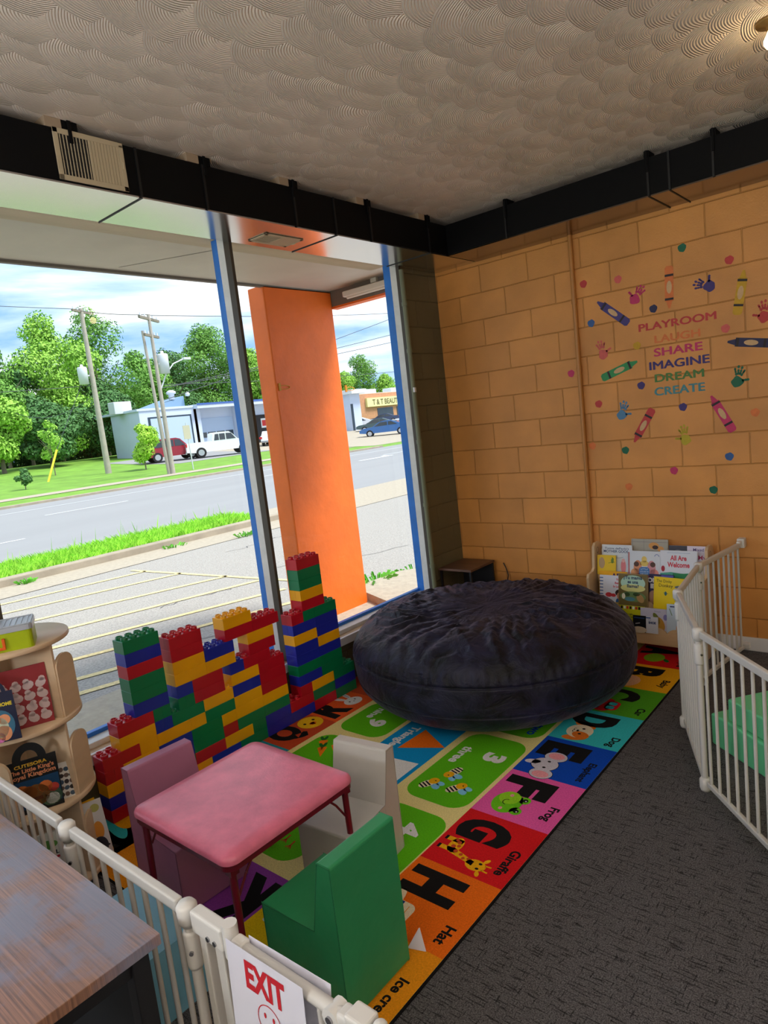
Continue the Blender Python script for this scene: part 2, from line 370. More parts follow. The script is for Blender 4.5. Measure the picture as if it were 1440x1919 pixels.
d2_=duct('long black duct above the ochre block wall with a brownish underside',False)
mat('bracket_tan',S(160,140,115),.6)
for i,(ax,v) in enumerate([('y',-.62),('y',-1.26),('y',-1.89),('y',-2.48),('y',-3.15),('x',.9),('x',1.84),('x',2.2)]):
    b=MB().mat('duct_black')
    wh=['nearest the corner','second from the corner','third from the corner','fourth from the corner','above the square vent','nearest the corner','in the middle','at the right edge of the photo'][i]
    if ax=='y': 
        b.box(.30,.402,v-.03,v+.04,3.1,3.14); b.box(.405,.412,v-.008,v+.008,3.05,3.14); b.mat('bracket_tan').box(.30,.405,v-.10,v-.03,3.1,3.14); lab='black duct hanger bracket over the windows, '+wh
    else: b.box(v-.015,v+.015,-.402,-.30,3.1,3.14).box(v-.007,v+.007,-.412,-.405,3.02,3.14); lab='black duct hanger bracket over the ochre wall, '+wh
    tag(b.build('duct_hanger',bevel=.002),lab,'bracket','duct hangers')
def register(label,Mx,w,h,dark_part=.5):   # local: x right, y up, z out; origin centre
    r=thing('air_vent',label,'vent'); r.matrix_world=Mx
    b=MB().mat('beige_metal'); t=.022
    b.box(-w/2,w/2,h/2-t,h/2,0,.006).box(-w/2,w/2,-h/2,-h/2+t,0,.006).box(-w/2,-w/2+t,-h/2,h/2,0,.006).box(w/2-t,w/2,-h/2,h/2,0,.006).box(-.006,.006,-h/2,h/2,0,.005)
    b.box(w/2-.014,w/2-.008,-.01,.02,.006,.012); b.build('frame',r,bevel=.002)
    b=MB().mat('vent_dark').box(-w/2+t,w/2-t,-h/2+t,h/2-t,-.001,.0005)
    for i in range(4): y=-h/2+t+(h-2*t)*(i+.5)/4; b.mat('duct_seam').box(-w/2+t,0,y-.004,y+.004,.0005,.002)
    b.build('backing',r)
    n=9
    for side in (0,1):
        for i in range(n):
            x=(-w/2+t if side==0 else .006)+(w/2-t-.006)*(i+.5)/n
            b=MB().mat('beige_metal'); 
            wd=.0014 if side==0 else .0062
            b.box(x-wd,x+wd,-h/2+t,h/2-t,.001,.005); b.build('louver',r)
    return r
register('beige louvered air vent set in the black duct face above the left window',frame((.402,-3.07,3.0),(0,1,0),(0,0,1)),.31,.205)
register('beige louvered air vent set flush in the shiny underside of the window duct',frame((.165,-1.845,2.884),(0,1,0),(1,0,0)),.29,.165)
# ceiling bulb just inside the frame
mat('bulb_glow',S(255,214,140),.4,emit=((1,.72,.36,1),5)); mat('brass',S(150,120,70),.4,.7)
r=thing('ceiling_bulb_lamp','small glowing warm bulb lamp on the ceiling at the upper right edge','lamp',(2.664,-1.40,3.14))
MB().mat('brass').lathe([(0,0),(.06,0),(.055,-.012),(.02,-.02),(.018,-.035),(0,-.035)],n=20).build('base_plate',r)
MB().mat('bulb_glow').lathe([(.014,-.035),(.02,-.05),(.03,-.068),(.03,-.08),(.02,-.097),(0,-.102)],n=20).build('bulb',r)
lamp('bulb_light','POINT',(2.664,-1.40,2.99),1.2,(1,.74,.42),.03)
# ================================================================ OUTSIDE
def tz(x):
    P_=[(-300,1.15),(-62,1.15),(-52,.72),(-45,.35),(-27,-.15),(5,-.15)]
    for (a,za),(b_,zb) in zip(P_[:-1],P_[1:]):
        if x<=b_: return za+(zb-za)*(x-a)/(b_-a)
    return -.15
mat('asphalt_lot',S(156,151,143),.9,bump=(60,.006),var=(48,.30)); mat('asphalt_road',S(142,142,142),.85,var=(.35,.06,(1,.12,1)))
mat('concrete',S(168,157,138),.85,var=(14,.12),bump=(50,.003)); mat('lawn',S(108,150,46),.95,var=(.9,.22)); mat('kerb',S(160,148,130),.9,var=(3,.15))
mat('line_yellow',S(216,196,140),.8,var=(30,.25)); mat('line_white',S(225,228,228),.8); mat('crack',S(95,92,92),.9)
def strip(name,mt,x0,x1,y0,y1,dz=0,n=12,label=None,cat=None):
    vs=[];fs=[];xs=sorted(set([x0,x1]+[q for q in (-62,-52,-45,-27) if x0<q<x1]))
    for x in xs: vs+=[(x,y0,tz(x)+dz),(x,y1,tz(x)+dz)]
    for i in range(len(xs)-1): fs.append((2*i,2*i+2,2*i+3,2*i+1))
    b=MB().mat(mt).add(vs,fs); o=b.build(name); 
    if label: tag(o,label,cat)
    else: struct(o)
    return o
strip('parking_lot_ground','asphalt_lot',-8.1,-1.9,-30,60,0)
strip('sidewalk_ground','concrete',-1.95,-.29,-30,60,.006)
strip('road_ground','asphalt_road',-27.0,-9.9,-60,200,.0)
strip('lawn_ground','lawn',-200,-27.0,-150,300,.0)
strip('verge_ground','lawn',-9.9,-8.25,-30,4.9,.02)
strip('gutter_ground','concrete',-8.1,-7.15,-30,60,.008)
strip('drive_ground','concrete',-10.0,-8.1,5.2,60,.004)
strip('far_sidewalk_ground','concrete',-32.0,-30.6,-60,32,.02)
strip('far_lot_ground','concrete',-62,-29.0,32.5,200,.012)
strip('far_lot_ground','asphalt_road',-51.9,-40.5,23.5,33,.016)
b=MB().mat('kerb').box(-8.3,-8.08,-30,5.2,-.2,-.02); struct(b.build('kerb_ground',bevel=.02))
b=MB().mat('kerb').box(-27.25,-27.0,-60,31,-.2,-.04); struct(b.build('far_kerb_ground',bevel=.02))
b=MB(); z=-.143
b.mat('line_yellow')
for x0,y0,x1,y1 in ((-6.22,-1.9,-5.55,.70),(-5.42,-2.1,-4.55,.79),(-4.62,-2.4,-3.78,.84),(-3.95,-2.5,-3.05,.55),(-3.5,-3.1,-2.35,.5),(-2.95,-3.4,-2.1,-.9),(-6.95,-2.3,-6.4,.62),(-2.5,-3.5,-2.1,-2.1),(-5.9,-4.2,-5.42,-2.3)):
    b.line([(x0,y0),(x1,y1)],.085,z)
b.line([(-6.75,.58),(-3.1,.90),(-2.0,.95)],.07,z)
b.mat('crack')
random.seed(3)
for (x,y) in ((-3.2,1.6),(-4.2,1.2),(-2.6,-1.8),(-5.5,3),(-3.0,3.2),(-6.2,2.0),(-4.0,-.6)):
    p=[(x,y)]
    for i in range(12): p.append((p[-1][0]+random.uniform(-.12,.12),p[-1][1]+random.uniform(.05,.2)))
    b.line(p,.012,-.1435)
tag(b.build('parking_stripes'),'faded pale yellow hatched parking stripes painted on the grey lot','road marking')
b=MB().mat('line_white')
for yy in range(-40,140,9): b.line([(-20.3,yy),(-20.2,yy+3)],.12,-.145)
b.line([(-14.6,-40),(-14.4,2)],.1,-.145)
b.line([(-24.0,-40),(-23.8,160)],.10,-.145)
b.line([(-19.3,20),(-19.2,22.4),(-19.9,22.4)],.28,-.144)
tag(b.build('lane_markings'),'white painted lane lines and turn arrow on the grey road','road marking')
# porch roof, pillar, beam
mat('soffit',S(206,198,180),.6,var=(2,.06)); mat('pillar_orange',S(242,112,22),.55,var=(2.5,.10),bump=(9,.006)); mat('pillar_stain',S(170,85,50),.8)
mat('fascia',S(120,112,100),.7)
b=MB().mat('soffit').box(-1.58,-.28,-14,.5,3.1,3.34); b.mat('fascia').box(-1.62,-1.58,-14,.5,3.08,3.4)
b.mat('fascia').line([(-1.5,-1.9),(-.4,-1.3)],.008,3.0985)
struct(b.build('porch_ceiling'))
b=MB().mat('pillar_orange'); n=14; vs=[];fs=[]
b.box(-1.80,-1.58,-.46,.43,-.16,3.1)
o=b.build('porch_pillar',bevel=.012,seg=2); tag(o,'wide bright orange painted pillar holding up the porch roof outside the window','pillar')
mat('tie_yellow',S(205,140,20),.6)
r=thing('pillar_cable_tie','yellow cable tie looped on a nail at the left edge of the orange pillar','cable tie',(-1.575,-.40,2.17),group='cable ties on the orange pillar')
MB().mat('tie_yellow').tube([(0,.07*math.cos(a)+.04,.018*math.sin(a)) for a in [2*PI*i/14 for i in range(15)]],.004,6).box(-.005,.005,-.03,-.005,-.03,.04).build('loop',r)
r2=dup(r,(-1.575,.50,2.12),0,'yellow cable tie looped on a nail at the right edge of the orange pillar')
b=MB().mat('fascia').box(-1.60,-.28,.43,.52,2.94,3.1); b.mat('pillar_orange').box(-1.60,-.28,.425,.525,2.925,2.945); struct(b.build('porch_beam_wall'))
mat('tube_white',S(226,222,206),.4)
r=thing('tube_light_fixture','old white fluorescent tube fixture mounted on the grey beam under the porch roof','lamp',(0,0,0))
MB().mat('tube_white').box(-1.34,-.62,.33,.43,2.985,3.04).build('housing',r,bevel=.012)
b=MB().mat('tube_white').cyl((-1.30,.36,2.98),(-.66,.36,2.98),.016); b.build('tube',r)
MB().mat('tube_white').box(-1.02,-.95,.40,.43,3.06,3.1).build('mounting_clip',r)
# porch vent
register('beige twin-panel air vent in the porch ceiling outside the left window',frame((-.50,-2.98,3.099),(0,1,0),(1,0,0)),.34,.15)
mat('clip_black',S(20,20,20),.5)
# concrete step by pillar
b=MB().mat('concrete').prism([(-1.95,.62),(-1.2,.3),(-.35,.35),(-.3,2.2),(-1.0,2.4),(-1.9,1.4)],-.15,-.06)
tag(b.build('concrete_step',bevel=.02),'low beige concrete slab step outside beside the orange pillar','step')
# grass tufts
def leafmat(name,col,va=.3):
    m=mat(name,col,.75,var=(3,va)); b=m.node_tree.nodes['Principled BSDF']; b.inputs['Subsurface Weight'].default_value=0
    return m
leafmat('grass_bright',S(158,220,62)); leafmat('grass_weed',S(110,190,60))
def blades(b,x0,x1,y0,y1,n,h,wd,z0=-.13,lean=.5):
    vs=[];fs=[]
    for i in range(n):
        x,y=random.uniform(x0,x1),random.uniform(y0,y1); a=random.uniform(0,2*PI); hh=h*random.uniform(.5,1.15); l=hh*lean*random.uniform(.2,1)
        dx,dy=math.cos(a),math.sin(a); k=len(vs)
        vs+=[(x-dy*wd,y+dx*wd,z0),(x+dy*wd,y-dx*wd,z0),(x+dx*l*.4,y+dy*l*.4,z0+hh*.6),(x+dx*l,y+dy*l,z0+hh)]
        fs+=[(k,k+1,k+2),(k+1,k+3,k+2)]
    return b.add(vs,fs)
random.seed(11)
b=MB().mat('grass_bright'); blades(b,-9.8,-8.30,-9,4.7,34000,.20,.013,lean=.8); blades(b,-9.4,-8.4,-6,4.2,160,.50,.003,lean=.25)
tag(b.build('verge_grass'),'strip of overgrown bright green grass behind the curb','grass',kind='stuff')
def weed(x,y,n,r,h,label):
    b=MB().mat('grass_weed'); vs=[];fs=[]
    for i in range(n):
        a=random.uniform(0,2*PI); rr_=r*math.sqrt(random.random()); px,py=x+rr_*math.cos(a)*.5,y+rr_*math.sin(a); l=h*random.uniform(.5,1); k=len(vs); dx,dy=math.cos(a)*l*.8,math.sin(a)*l*.8; w_=.012
        vs+=[(px-dy/l*w_,py+dx/l*w_,-.15),(px+dy/l*w_,py-dx/l*w_,-.15),(px+dx*.6+dy/l*w_,py+dy*.6-dx/l*w_,-.15+l*.7),(px+dx,py+dy,-.15+l*.6),(px+dx*.6-dy/l*w_,py+dy*.6+dx/l*w_,-.15+l*.7)]
        fs+=[(k,k+1,k+2,k+3,k+4)]
    b.add(vs,fs); tag(b.build('weed_tuft'),label,'weed','weeds in the lot')
weed(-1.95,.98,90,.24,.20,'bright green leafy weed tuft at the foot of the orange pillar')
weed(-1.9,1.62,60,.30,.13,'low sparse weed clump further right of the orange pillar')
weed(-7.9,2.1,40,.25,.10,'small weed in the gutter beside the curb end')
weed(-7.2,3.2,26,.2,.14,'small weed on the pale gutter right of the grass strip')
weed(-7.95,-.55,40,.12,.12,'round yellow-green weed at the curb face')
# far bushes and trees
mat('bark',S(120,108,92),.9,bump=(6,.03)); 
GR=[leafmat('leaf_a',S(108,158,60),.4),leafmat('leaf_b',S(146,194,70),.4),leafmat('leaf_c',S(78,124,62),.4),leafmat('leaf_d',S(168,212,70),.3)]
def crown(b,blobs,n,sz):
    vs=[];fs=[]
    tot=sum(r*r for *_,r in blobs)
    for (x,y,z,r) in blobs:
        for i in range(int(n*r*r/tot)):
            v=Vector((random.gauss(0,1),random.gauss(0,1),random.gauss(0,1))).normalized()
            q=r*(1-.45*random.random()**2)*(1+.15*math.sin(5*v.x+3*v.y+r)*math.cos(6*v.z))
            c=Vector((x,y,z))+Vector((v.x*q,v.y*q,v.z*q*.85))
            nn=(v+Vector((random.uniform(-.8,.8),random.uniform(-.8,.8),random.uniform(-.4,1.0)))).normalized()
            a=nn.orthogonal().normalized(); bb=nn.cross(a); s=sz*random.uniform(.6,1.3); th=random.uniform(0,PI)
            a,bb=a*math.cos(th)+bb*math.sin(th),-a*math.sin(th)+bb*math.cos(th)
            k=len(vs); vs+=[c-a*s,c-bb*s*.55,c+a*s,c+bb*s*.55]; fs.append((k,k+1,k+2,k+3))
    return b.add(vs,fs)
def tree(name,label,x,y,h,r,leaf,seed,n=15000,sz=.17,trunk=.2,low=.25,nb=24,cat='tree',group='trees behind the lawn'):
    random.seed(seed); z0=tz(x)
    t_=thing(name,label,cat,(x,y,z0),group=group)
    b=MB().mat('bark').cyl((0,0,-.1),(0,0,h*.6),trunk,trunk*.5,8)
    for i in range(5):
        a=random.uniform(0,2*PI); zz=h*random.uniform(.3,.5); b.cyl((0,0,zz),(math.cos(a)*r*.6,math.sin(a)*r*.6,zz+h*.25),trunk*.4,trunk*.15,6)
    b.build('trunk',t_)
    blobs=[]
    for i in range(nb):
        u=i/(nb-1); zz=h*(low+(1-low)*u*.93); k=math.sin(PI*min(1,.18+.82*u))**.6*(1-.25*u); a=random.uniform(0,2*PI); q=r*k*random.uniform(.1,.95)
        blobs.append((math.cos(a)*q,math.sin(a)*q,zz,r*random.uniform(.27,.43)*(.6+.5*k)))
    b=MB().mat(leaf); crown(b,blobs,n,sz); b.build('foliage',t_)
    return t_
TR=[ # label, x,y,h,r,leaf,seed,n,kw
('tall dense green tree at the left edge of the lawn',-66,21.5,11.5,4.2,0,1,{}),
('dark low tree between the two tallest on the left, left of the leaning pole',-68,24.5,10.2,3.6,2,2,{}),
('tall yellow-green tree left of the nearest utility pole',-70,28.5,15.6,5.4,1,3,dict(low=.15,n=20000)),
('tallest airy tree right behind the nearest utility pole, thin crown',-72,34.8,16.8,5.6,0,4,dict(n=11000,low=.35)),
('small green tree in the gap right of the nearest utility pole',-70,33.0,8.6,3.4,2,5,{}),
('green tree behind the left end of the pale blue garage',-74,41.0,12.2,4.4,0,6,{}),
('broad green tree behind the twin pole',-76,46.5,13.0,5.0,2,7,{}),
('largest rounded tree above the garage roof',-78,54.0,16.6,6.6,0,8,dict(n=26000)),
('bright tree above the garage roof, right of the largest one',-74,59.0,12.8,4.6,1,9,{}),
('tree seen between the white window mullion and the orange pillar',-70,57.5,11.0,3.6,1,10,{}),
('dark shrubby tree low behind the young tree on the lawn',-58,22.0,5.6,3.6,2,11,{}),
('dark shrubby tree low behind the foot of the nearest utility pole',-60,29.5,6.2,3.9,2,12,{}),
('mid green bushy tree at the far left edge of the lawn',-56,17.2,6.4,3.4,1,13,{}),
('tree right of the orange pillar, leftmost above the brick shop',-88,86.5,12.8,5.2,0,14,{}),
('low rounded tree in the middle above the brick shop',-88,93.5,10.6,4.6,1,15,{}),
('tall tree above the right end of the brick shop',-90,101.5,14.2,5.6,0,16,{}),
('bright low tree beside the window frame above the brick shop',-84,101,9.4,4.0,1,17,{}),
]
TR+=[('dark green undergrowth mass at the back of the lawn, left part',-84,30,8.5,7.5,2,51,dict(n=16000,low=.02,nb=34)),
('dark green undergrowth mass behind the nearest utility pole',-84,40,8.5,7.0,2,52,dict(n=16000,low=.02,nb=34)),
('dark green undergrowth mass left of the garage',-86,50,9.0,7.0,2,53,dict(n=16000,low=.02,nb=34)),
('dark green undergrowth mass far left behind the trees',-84,20,8.5,7.5,2,54,dict(n=16000,low=.02,nb=34))]
TR+=[('low dark hedge behind the sapling with the yellow guard',-74,26.5,5.5,5.5,2,61,dict(n=12000,low=.02,nb=30)),
('low dark hedge right behind the nearest pole foot',-76,34.5,5.5,5.5,2,62,dict(n=12000,low=.02,nb=30)),
('low dark hedge beside the left wall of the garage',-76,42,6,5.5,2,63,dict(n=12000,low=.02,nb=30)),
('low dark hedge at the far left edge of the lawn',-72,19.5,5.5,5.5,2,64,dict(n=12000,low=.02,nb=30))]
for lab,x,y,h,r,lf,sd_,kw in TR: tree('leafy_tree',lab,x,y,h,r,GR[lf],sd_,**kw)
tree('round_bush','bright yellow-green bushy shrub in front of the pale blue garage',-39.2,20.0,3.0,1.45,GR[3],31,n=5200,sz=.09,trunk=.05,low=.3,nb=10,cat='bush',group=None)
tree('clipped_bush','small round clipped green bush on the lawn at the left',-37.2,11.2,1.15,.62,GR[2],32,n=1500,sz=.07,trunk=.03,low=.35,nb=9,cat='bush',group=None)
tree('young_tree','thin young tree with pale leaves beside the yellow guy wire guard',-46.6,17.1,3.9,1.25,GR[1],33,n=700,sz=.12,trunk=.04,low=.4,nb=8,group=None)
# utility poles
mat('pole_wood',S(170,162,150),.9,var=(4,.12)); mat('pole_dark',S(128,120,105),.9); mat('transformer_grey',S(205,210,215),.5); mat('wire_black',S(70,75,80),.6); mat('guard_yellow',S(230,215,60),.5)
def pole(label,x,y,h,r=.17,arms=(),trans=None,lean=0,group=None):
    z0=tz(x); p=thing('utility_pole',label,'utility pole',(x,y,z0),group=group)
    MB().mat('pole_wood').cyl((0,0,-.2),(0,lean,h),r,r*.62,12).build('shaft',p)
    for z,w_,ang in arms:
        b=MB().mat('pole_dark'); b.M=Matrix.Rotation(ang,4,'Z'); b.box(-.06,.06,-w_,w_,z-.07,z+.07)
        for q in (-.85,-.4,.4,.85): b.mat('transformer_grey').cyl((0,q*w_,z+.07),(0,q*w_,z+.25),.05,.03,6); b.mat('pole_dark')
        b.build('crossarm',p)
    if trans:
        z,dy=trans; b=MB().mat('transformer_grey').lathe([(0,-.55),(.30,-.55),(.31,.5),(.26,.58),(.1,.6),(.08,.75),(0,.75)],(0,dy,z),16); b.cyl((0,dy*.3,z),(0,dy,z),.05); b.build('transformer',p)
    return p
pole('nearest tall grey wooden utility pole on the lawn with one transformer can',-40.87,18.15,11.0,.21,[(10.8,.95,.5)],(6.6,-.62))
pole('utility pole with two crossarms and a transformer can at the kerb',-32.0,17.5,9.2,.14,[(8.95,1.15,.55),(8.0,.85,.55)],(6.4,.5))
pole('bare leaning stub pole strapped against the two-crossarm pole',-32.15,17.35,8.3,.12,lean=-.3)
pole('short bare leaning wooden pole at the far left by the trees',-58,17.9,7.2,.13,lean=-.15)
r=thing('street_light_arm','curved grey street light arm on the two-crossarm pole','street light',(-32,17.55,0))
MB().mat('transformer_grey').tube([(0,0,4.9),(0,.5,5.8),(0,1.1,6.4),(0,1.9,6.7)],.04).build('arm',r); MB().mat('transformer_grey').box(-.12,.12,1.8,2.3,6.62,6.76).build('lamp_head',r,bevel=.03)
b=MB().mat('guard_yellow').cyl((-41.0,14.1,.2),(-41.2,15.1,2.2),.07); tag(b.build('guy_wire_guard'),'yellow slanting guy wire guard standing on the lawn','pole guard')
def wire(label,pts,sag,r=.02,n=14):
    p0,p1=Vector(pts[0]),Vector(pts[1]); P_=[]
    for i in range(n+1):
        u=i/n; q=p0.lerp(p1,u); q.z-=sag*4*u*(1-u); P_.append(q)
    tag(MB().mat('wire_black').tube(P_,r,5).build('power_line'),label,'wire','power lines outside')
wire('guy wire running from the nearest pole down to the yellow guard',[(-40.9,18.1,7.6),(-41.2,15.1,2.2)],0)
wire('topmost power line at the right, seen between pillar and window frame',[(-32,17.6,4.3),(-30,60,15.6)],.3)
wire('middle power line at the right, seen between pillar and window frame',[(-32,17.6,5.0),(-30,60,12.4)],.3)
wire('lowest power line at the right, seen between pillar and window frame',[(-32,17.6,5.0),(-30,60,11.2)],.3)
wire('upper power line crossing the sky to the nearest pole',[(-41,-20,12.5),(-40.9,18.1,11.2)],.5)
wire('power line joining the two poles near their tops',[(-40.9,18.1,11.1),(-32,17.6,9.2)],.1)
wire('power line running right from the upper crossarm of the kerb pole',[(-32,17.6,9.15),(-36,75,14.5)],.8)
wire('sagging cable from the short left pole to the nearest pole',[(-58,17.8,7.2),(-40.9,18.1,5.6)],1.6)
wire('cable from the nearest pole leaving the photo at the left',[(-40.9,18.1,6.2),(-44,-10,6.8)],.4)
wire('low cable running right across the trees above the garage',[(-32,17.5,5.2),(-40,70,7.6)],.5)
# road sign seen from behind
r=thing('road_sign','thin grey metal road sign post seen from behind at the kerb','sign',(-32.87,19.5,tz(-32.87)))
MB().mat('transformer_grey').cyl((0,0,0),(0,-.05,2.9),.035).build('post',r); mat('sign_back',S(190,185,160),.6); MB().mat('sign_back').box(.04,.06,-.35,.15,1.9,2.75).build('sign_plate',r)
# pale blue garage
mat('garage_paint',S(198,210,230),.7,var=(.5,.05)); mat('garage_trim',S(60,95,165),.6); mat('garage_dark',S(38,58,74),.6); mat('garage_door',S(176,196,222),.6); mat('roof_blue',S(120,150,175),.7); mat('car_glass',S(40,52,62),.12,spec=.8); mat('dark_opening',S(30,32,38),.7)
X=-52.0
g=thing('garage_building','pale blue single storey garage building with a blue framed door','building',(0,0,0))
b=MB().mat('garage_paint').prism([(-52,27.6),(-52,33.6),(-60,33.6),(-57,27.6)][::-1],.2,5.0)
b.box(-60,-53.2,33.6,50,.2,5.0).box(-53.2,-52.0,33.3,34.0,.2,5.1).box(-53.2,-52.0,38.7,39.5,.2,5.0).box(-53.2,-52.1,47.6,48.3,.2,5.0); b.build('wall',g)
b=MB().mat('garage_paint').box(-60,-51.3,33.3,50.4,4.75,5.15); b.mat('garage_trim').box(-51.32,-51.25,33.3,50.4,5.05,5.22); b.mat('garage_paint').box(-60,-51.9,27.4,33.4,4.9,5.1).build('roof',g)
b=MB().mat('garage_dark').box(-51.99,-51.95,28.4,32.95,.6,4.3); o=b.build('door_frame',g); b=MB().mat('garage_door').box(-51.96,-51.92,28.6,32.75,.6,4.15).build('garage_door',o)
b=MB().mat('garage_door').box(-53.2,-53.12,34.1,38.6,.6,3.8); b.build('garage_door',g)
for i in range(4):
    MB().mat('car_glass').box(-53.12,-53.08,34.3+i*1.08,35.2+i*1.08,1.95,2.45).build('window_pane',g)
b=MB().mat('roof_blue').add([(-54,29.8,5.1),(-54,33.8,6.2),(-58,33.8,6.2),(-58,29.8,5.1),(-54,33.8,5.1),(-58,33.8,5.1)],[(0,1,2,3),(0,4,1),(1,4,5,2),(3,2,5)]).build('roof_hood',g)
MB().mat('transformer_grey').lathe([(.0,0),(.28,0),(.28,.5),(.45,.55),(.45,.75),(.2,.9),(0,.9)],(-54.2,32.6,5.9),14).build('roof_vent',g)
MB().mat('transformer_grey').lathe([(0,0),(.2,.05),(.22,.25),(.12,.4),(0,.45)],(-53.6,34.0,6.1),14).build('floodlight',g)
MB().mat('transformer_grey').box(-55.3,-54.2,26.6,28.3,4.9,6.0).build('cooling_unit',g,bevel=.05)
mat('red_paint',S(200,40,40),.5)
MB().mat('dark_opening').box(-53.19,-53.1,40.2,46.8,.6,3.7).build('shop_opening',g)
b=MB().mat('line_white').box(-53.1,-53.02,42.2,43.6,2.3,3.3); b.mat('red_paint').box(-53.02,-53.0,42.3,42.9,2.5,3.1); b.build('wall_sign',g)
# white annex and brick shop
g=thing('white_annex_building','narrow white building end beside the orange pillar','building',(0,0,0))
MB().mat('garage_paint').box(-66,-52.6,56,57.8,.3,5.3).build('wall',g); MB().mat('line_white').box(-66,-51.8,55.6,58.3,5.2,5.7).build('roof',g); MB().mat('garage_dark').box(-52.6,-52.55,56.0,56.4,.5,4.0).build('door',g)
mat('brick_tan',S(196,140,105),.8,var=(3,.12)); mat('sign_cream',S(232,222,160),.6); mat('sign_letter',S(110,100,60),.6)
g=thing('brick_shop_building','tan brick shop building with a long cream sign band','building',(0,0,0))
MB().mat('brick_tan').box(-82,-68,70,110,.5,6.0).build('wall',g); MB().mat('tube_white').box(-80,-69,70,110,6.0,6.15).build('roof',g)
b=MB().mat('sign_cream').box(-68.0,-67.6,76.3,100,3.9,5.3); b.mat('sign_letter'); b.M=frame((-67.58,77.6,4.2),(0,1,0),(0,0,1)); b.text('T & T BEAUTY SUPPLY',0,0,.85,0,.02,align='L',width=11); b.build('sign_band',g)
for i in range(4): MB().mat('car_glass').box(-68,-67.95,79+i*5,83+i*5,1.2,3.6).build('shop_window',g)
for i in range(3): MB().mat('transformer_grey').box(-74,-72,74+i*7,77+i*7,6.1,7.0).build('rooftop_unit',g,bevel=.1)
# vehicles
mat('tyre',S(26,26,28),.8); mat('hub',S(190,192,196),.35,.6); mat('tail_red',S(200,25,30),.3)
mat('chrome_v',S(180,182,186),.25,.8)
def car(name,label,cat,x,y,rz,L_,W,prof,glass,paint,r=.36,wx=(.19,.80),tail=None,group=None):
    t_=thing(name,label,cat,(x,y,tz(x)+.02),rz,group)
    b=MB().mat(paint); Mx=frame((0,W/2,0),(1,0,0),(0,0,1)); b.M=Mx    # local x length, y up, extruded across
    poly=[(p*L_,q) for p,q in prof]; b.prism(poly,0,W); b.build('body',t_,bevel=.06,seg=2)
    b=MB().mat('car_glass'); b.M=Mx
    for gp in glass: b.prism([(p*L_,q) for p,q in gp],-.015,W+.015)
    b.build('side_glass',t_)
    for fx in wx:
        for sy_ in (-1,1):
            b=MB().mat('tyre').cyl((fx*L_,sy_*(W/2-.2),r),(fx*L_,sy_*(W/2+.02),r),r,r,20); o=b.build('wheel',t_)
            MB().mat('hub').cyl((fx*L_,sy_*(W/2+.015),r),(fx*L_,sy_*(W/2+.035),r),r*.62,r*.6,14).build('hubcap',o)
    b=MB().mat('tail_red')
    z1,z2=tail or (.75,.95)
    for sy_ in (-1,1): b.box(-.02,.06,sy_*W/2-.13,sy_*W/2+.13,z1,z2)
    b.build('tail_light',t_); b=MB().mat('chrome_v').box(-.08,.02,-W/2+.08,W/2-.08,.38,.56); b.build('bumper',t_,bevel=.02)
    return t_
TRK=[(0,.5),(.13,.42),(.26,.42),(.75,.42),(.86,.42),(1,.5),(1,.98),(.97,1.12),(.74,1.22),(.66,1.72),(.62,1.88),(.42,1.90),(.385,1.82),(.37,1.24),(0,1.24)]
mat('car_white',S(238,240,243),.25,spec=.6); mat('car_red',S(150,30,50),.25,spec=.6); mat('car_blue',S(50,105,170),.22,spec=.7); mat('car_silver',S(190,196,202),.25,spec=.6); mat('car_dark',S(70,95,98),.3,spec=.6); mat('car_navy',S(60,75,110),.3,spec=.6)
tr_=car('pickup_truck','white crew cab pickup truck parked in front of the pale blue garage','truck',-44.3,26.6,math.atan2(7.4,3.3)-.0,5.7,1.95,TRK,[[(.40,1.26),(.47,1.26),(.47,1.76),(.42,1.76)],[(.48,1.26),(.56,1.26),(.56,1.76),(.48,1.76)],[(.575,1.26),(.715,1.26),(.65,1.74),(.575,1.76)]],'car_white',.41,(.2,.81),(.95,1.22))
SUV=[(0,.45),(.2,.38),(.8,.38),(1,.5),(1,.92),(.95,1.05),(.74,1.12),(.62,1.68),(.55,1.78),(.05,1.78),(0,1.1)]
car('red_suv','dark red boxy car half hidden by the white pickup and the twin pole','car',-45.6,23.6,math.atan2(7.4,2.2),4.6,1.85,SUV,[[(.08,1.14),(.3,1.14),(.3,1.66),(.1,1.66)],[(.33,1.14),(.5,1.14),(.5,1.66),(.33,1.66)],[(.52,1.14),(.7,1.14),(.6,1.64),(.52,1.66)]],'car_red',.38,(.2,.8))
SED=[(0,.5),(.15,.35),(.85,.35),(1,.45),(1,.72),(.93,.86),(.74,.95),(.60,1.36),(.50,1.45),(.36,1.45),(.16,1.06),(.02,1.02)]
SG=[[(.24,1.02),(.42,1.0),(.42,1.34),(.36,1.35)],[(.44,1.0),(.70,.97),(.58,1.32),(.44,1.35)]]
def sedan(lab,x,y,rz,paint,k=1): return car('parked_car',lab,'car',x,y,rz,4.9*k,1.85,SED,SG,paint,.34,(.19,.80),group='cars parked across the road')
sedan('blue sedan parked broadside at the road edge right of the orange pillar',-37.2,47.4,math.atan2(-3.2,-4.2),'car_blue')
sedan('white hatchback seen between the window mullion and the orange pillar',-46.5,37.6,2.3,'car_white',.9)
sedan('dark green-grey car behind the blue sedan',-46.5,57.2,math.atan2(-3,-4.2),'car_dark')
sedan('silver car at the right edge, behind the blue sedan',-44.5,61.0,math.atan2(-3,-4.2),'car_silver')
sedan('navy car parked in front of the brick shop, left one',-60,74.5,math.atan2(-3,-4.2),'car_navy')
sedan('dark car parked in front of the brick shop, right one',-60,81.5,math.atan2(-3,-4.2),'car_navy')
sedan('white car parked by the wall of the white annex',-54,62.0,math.atan2(-3,-4.2),'car_white')
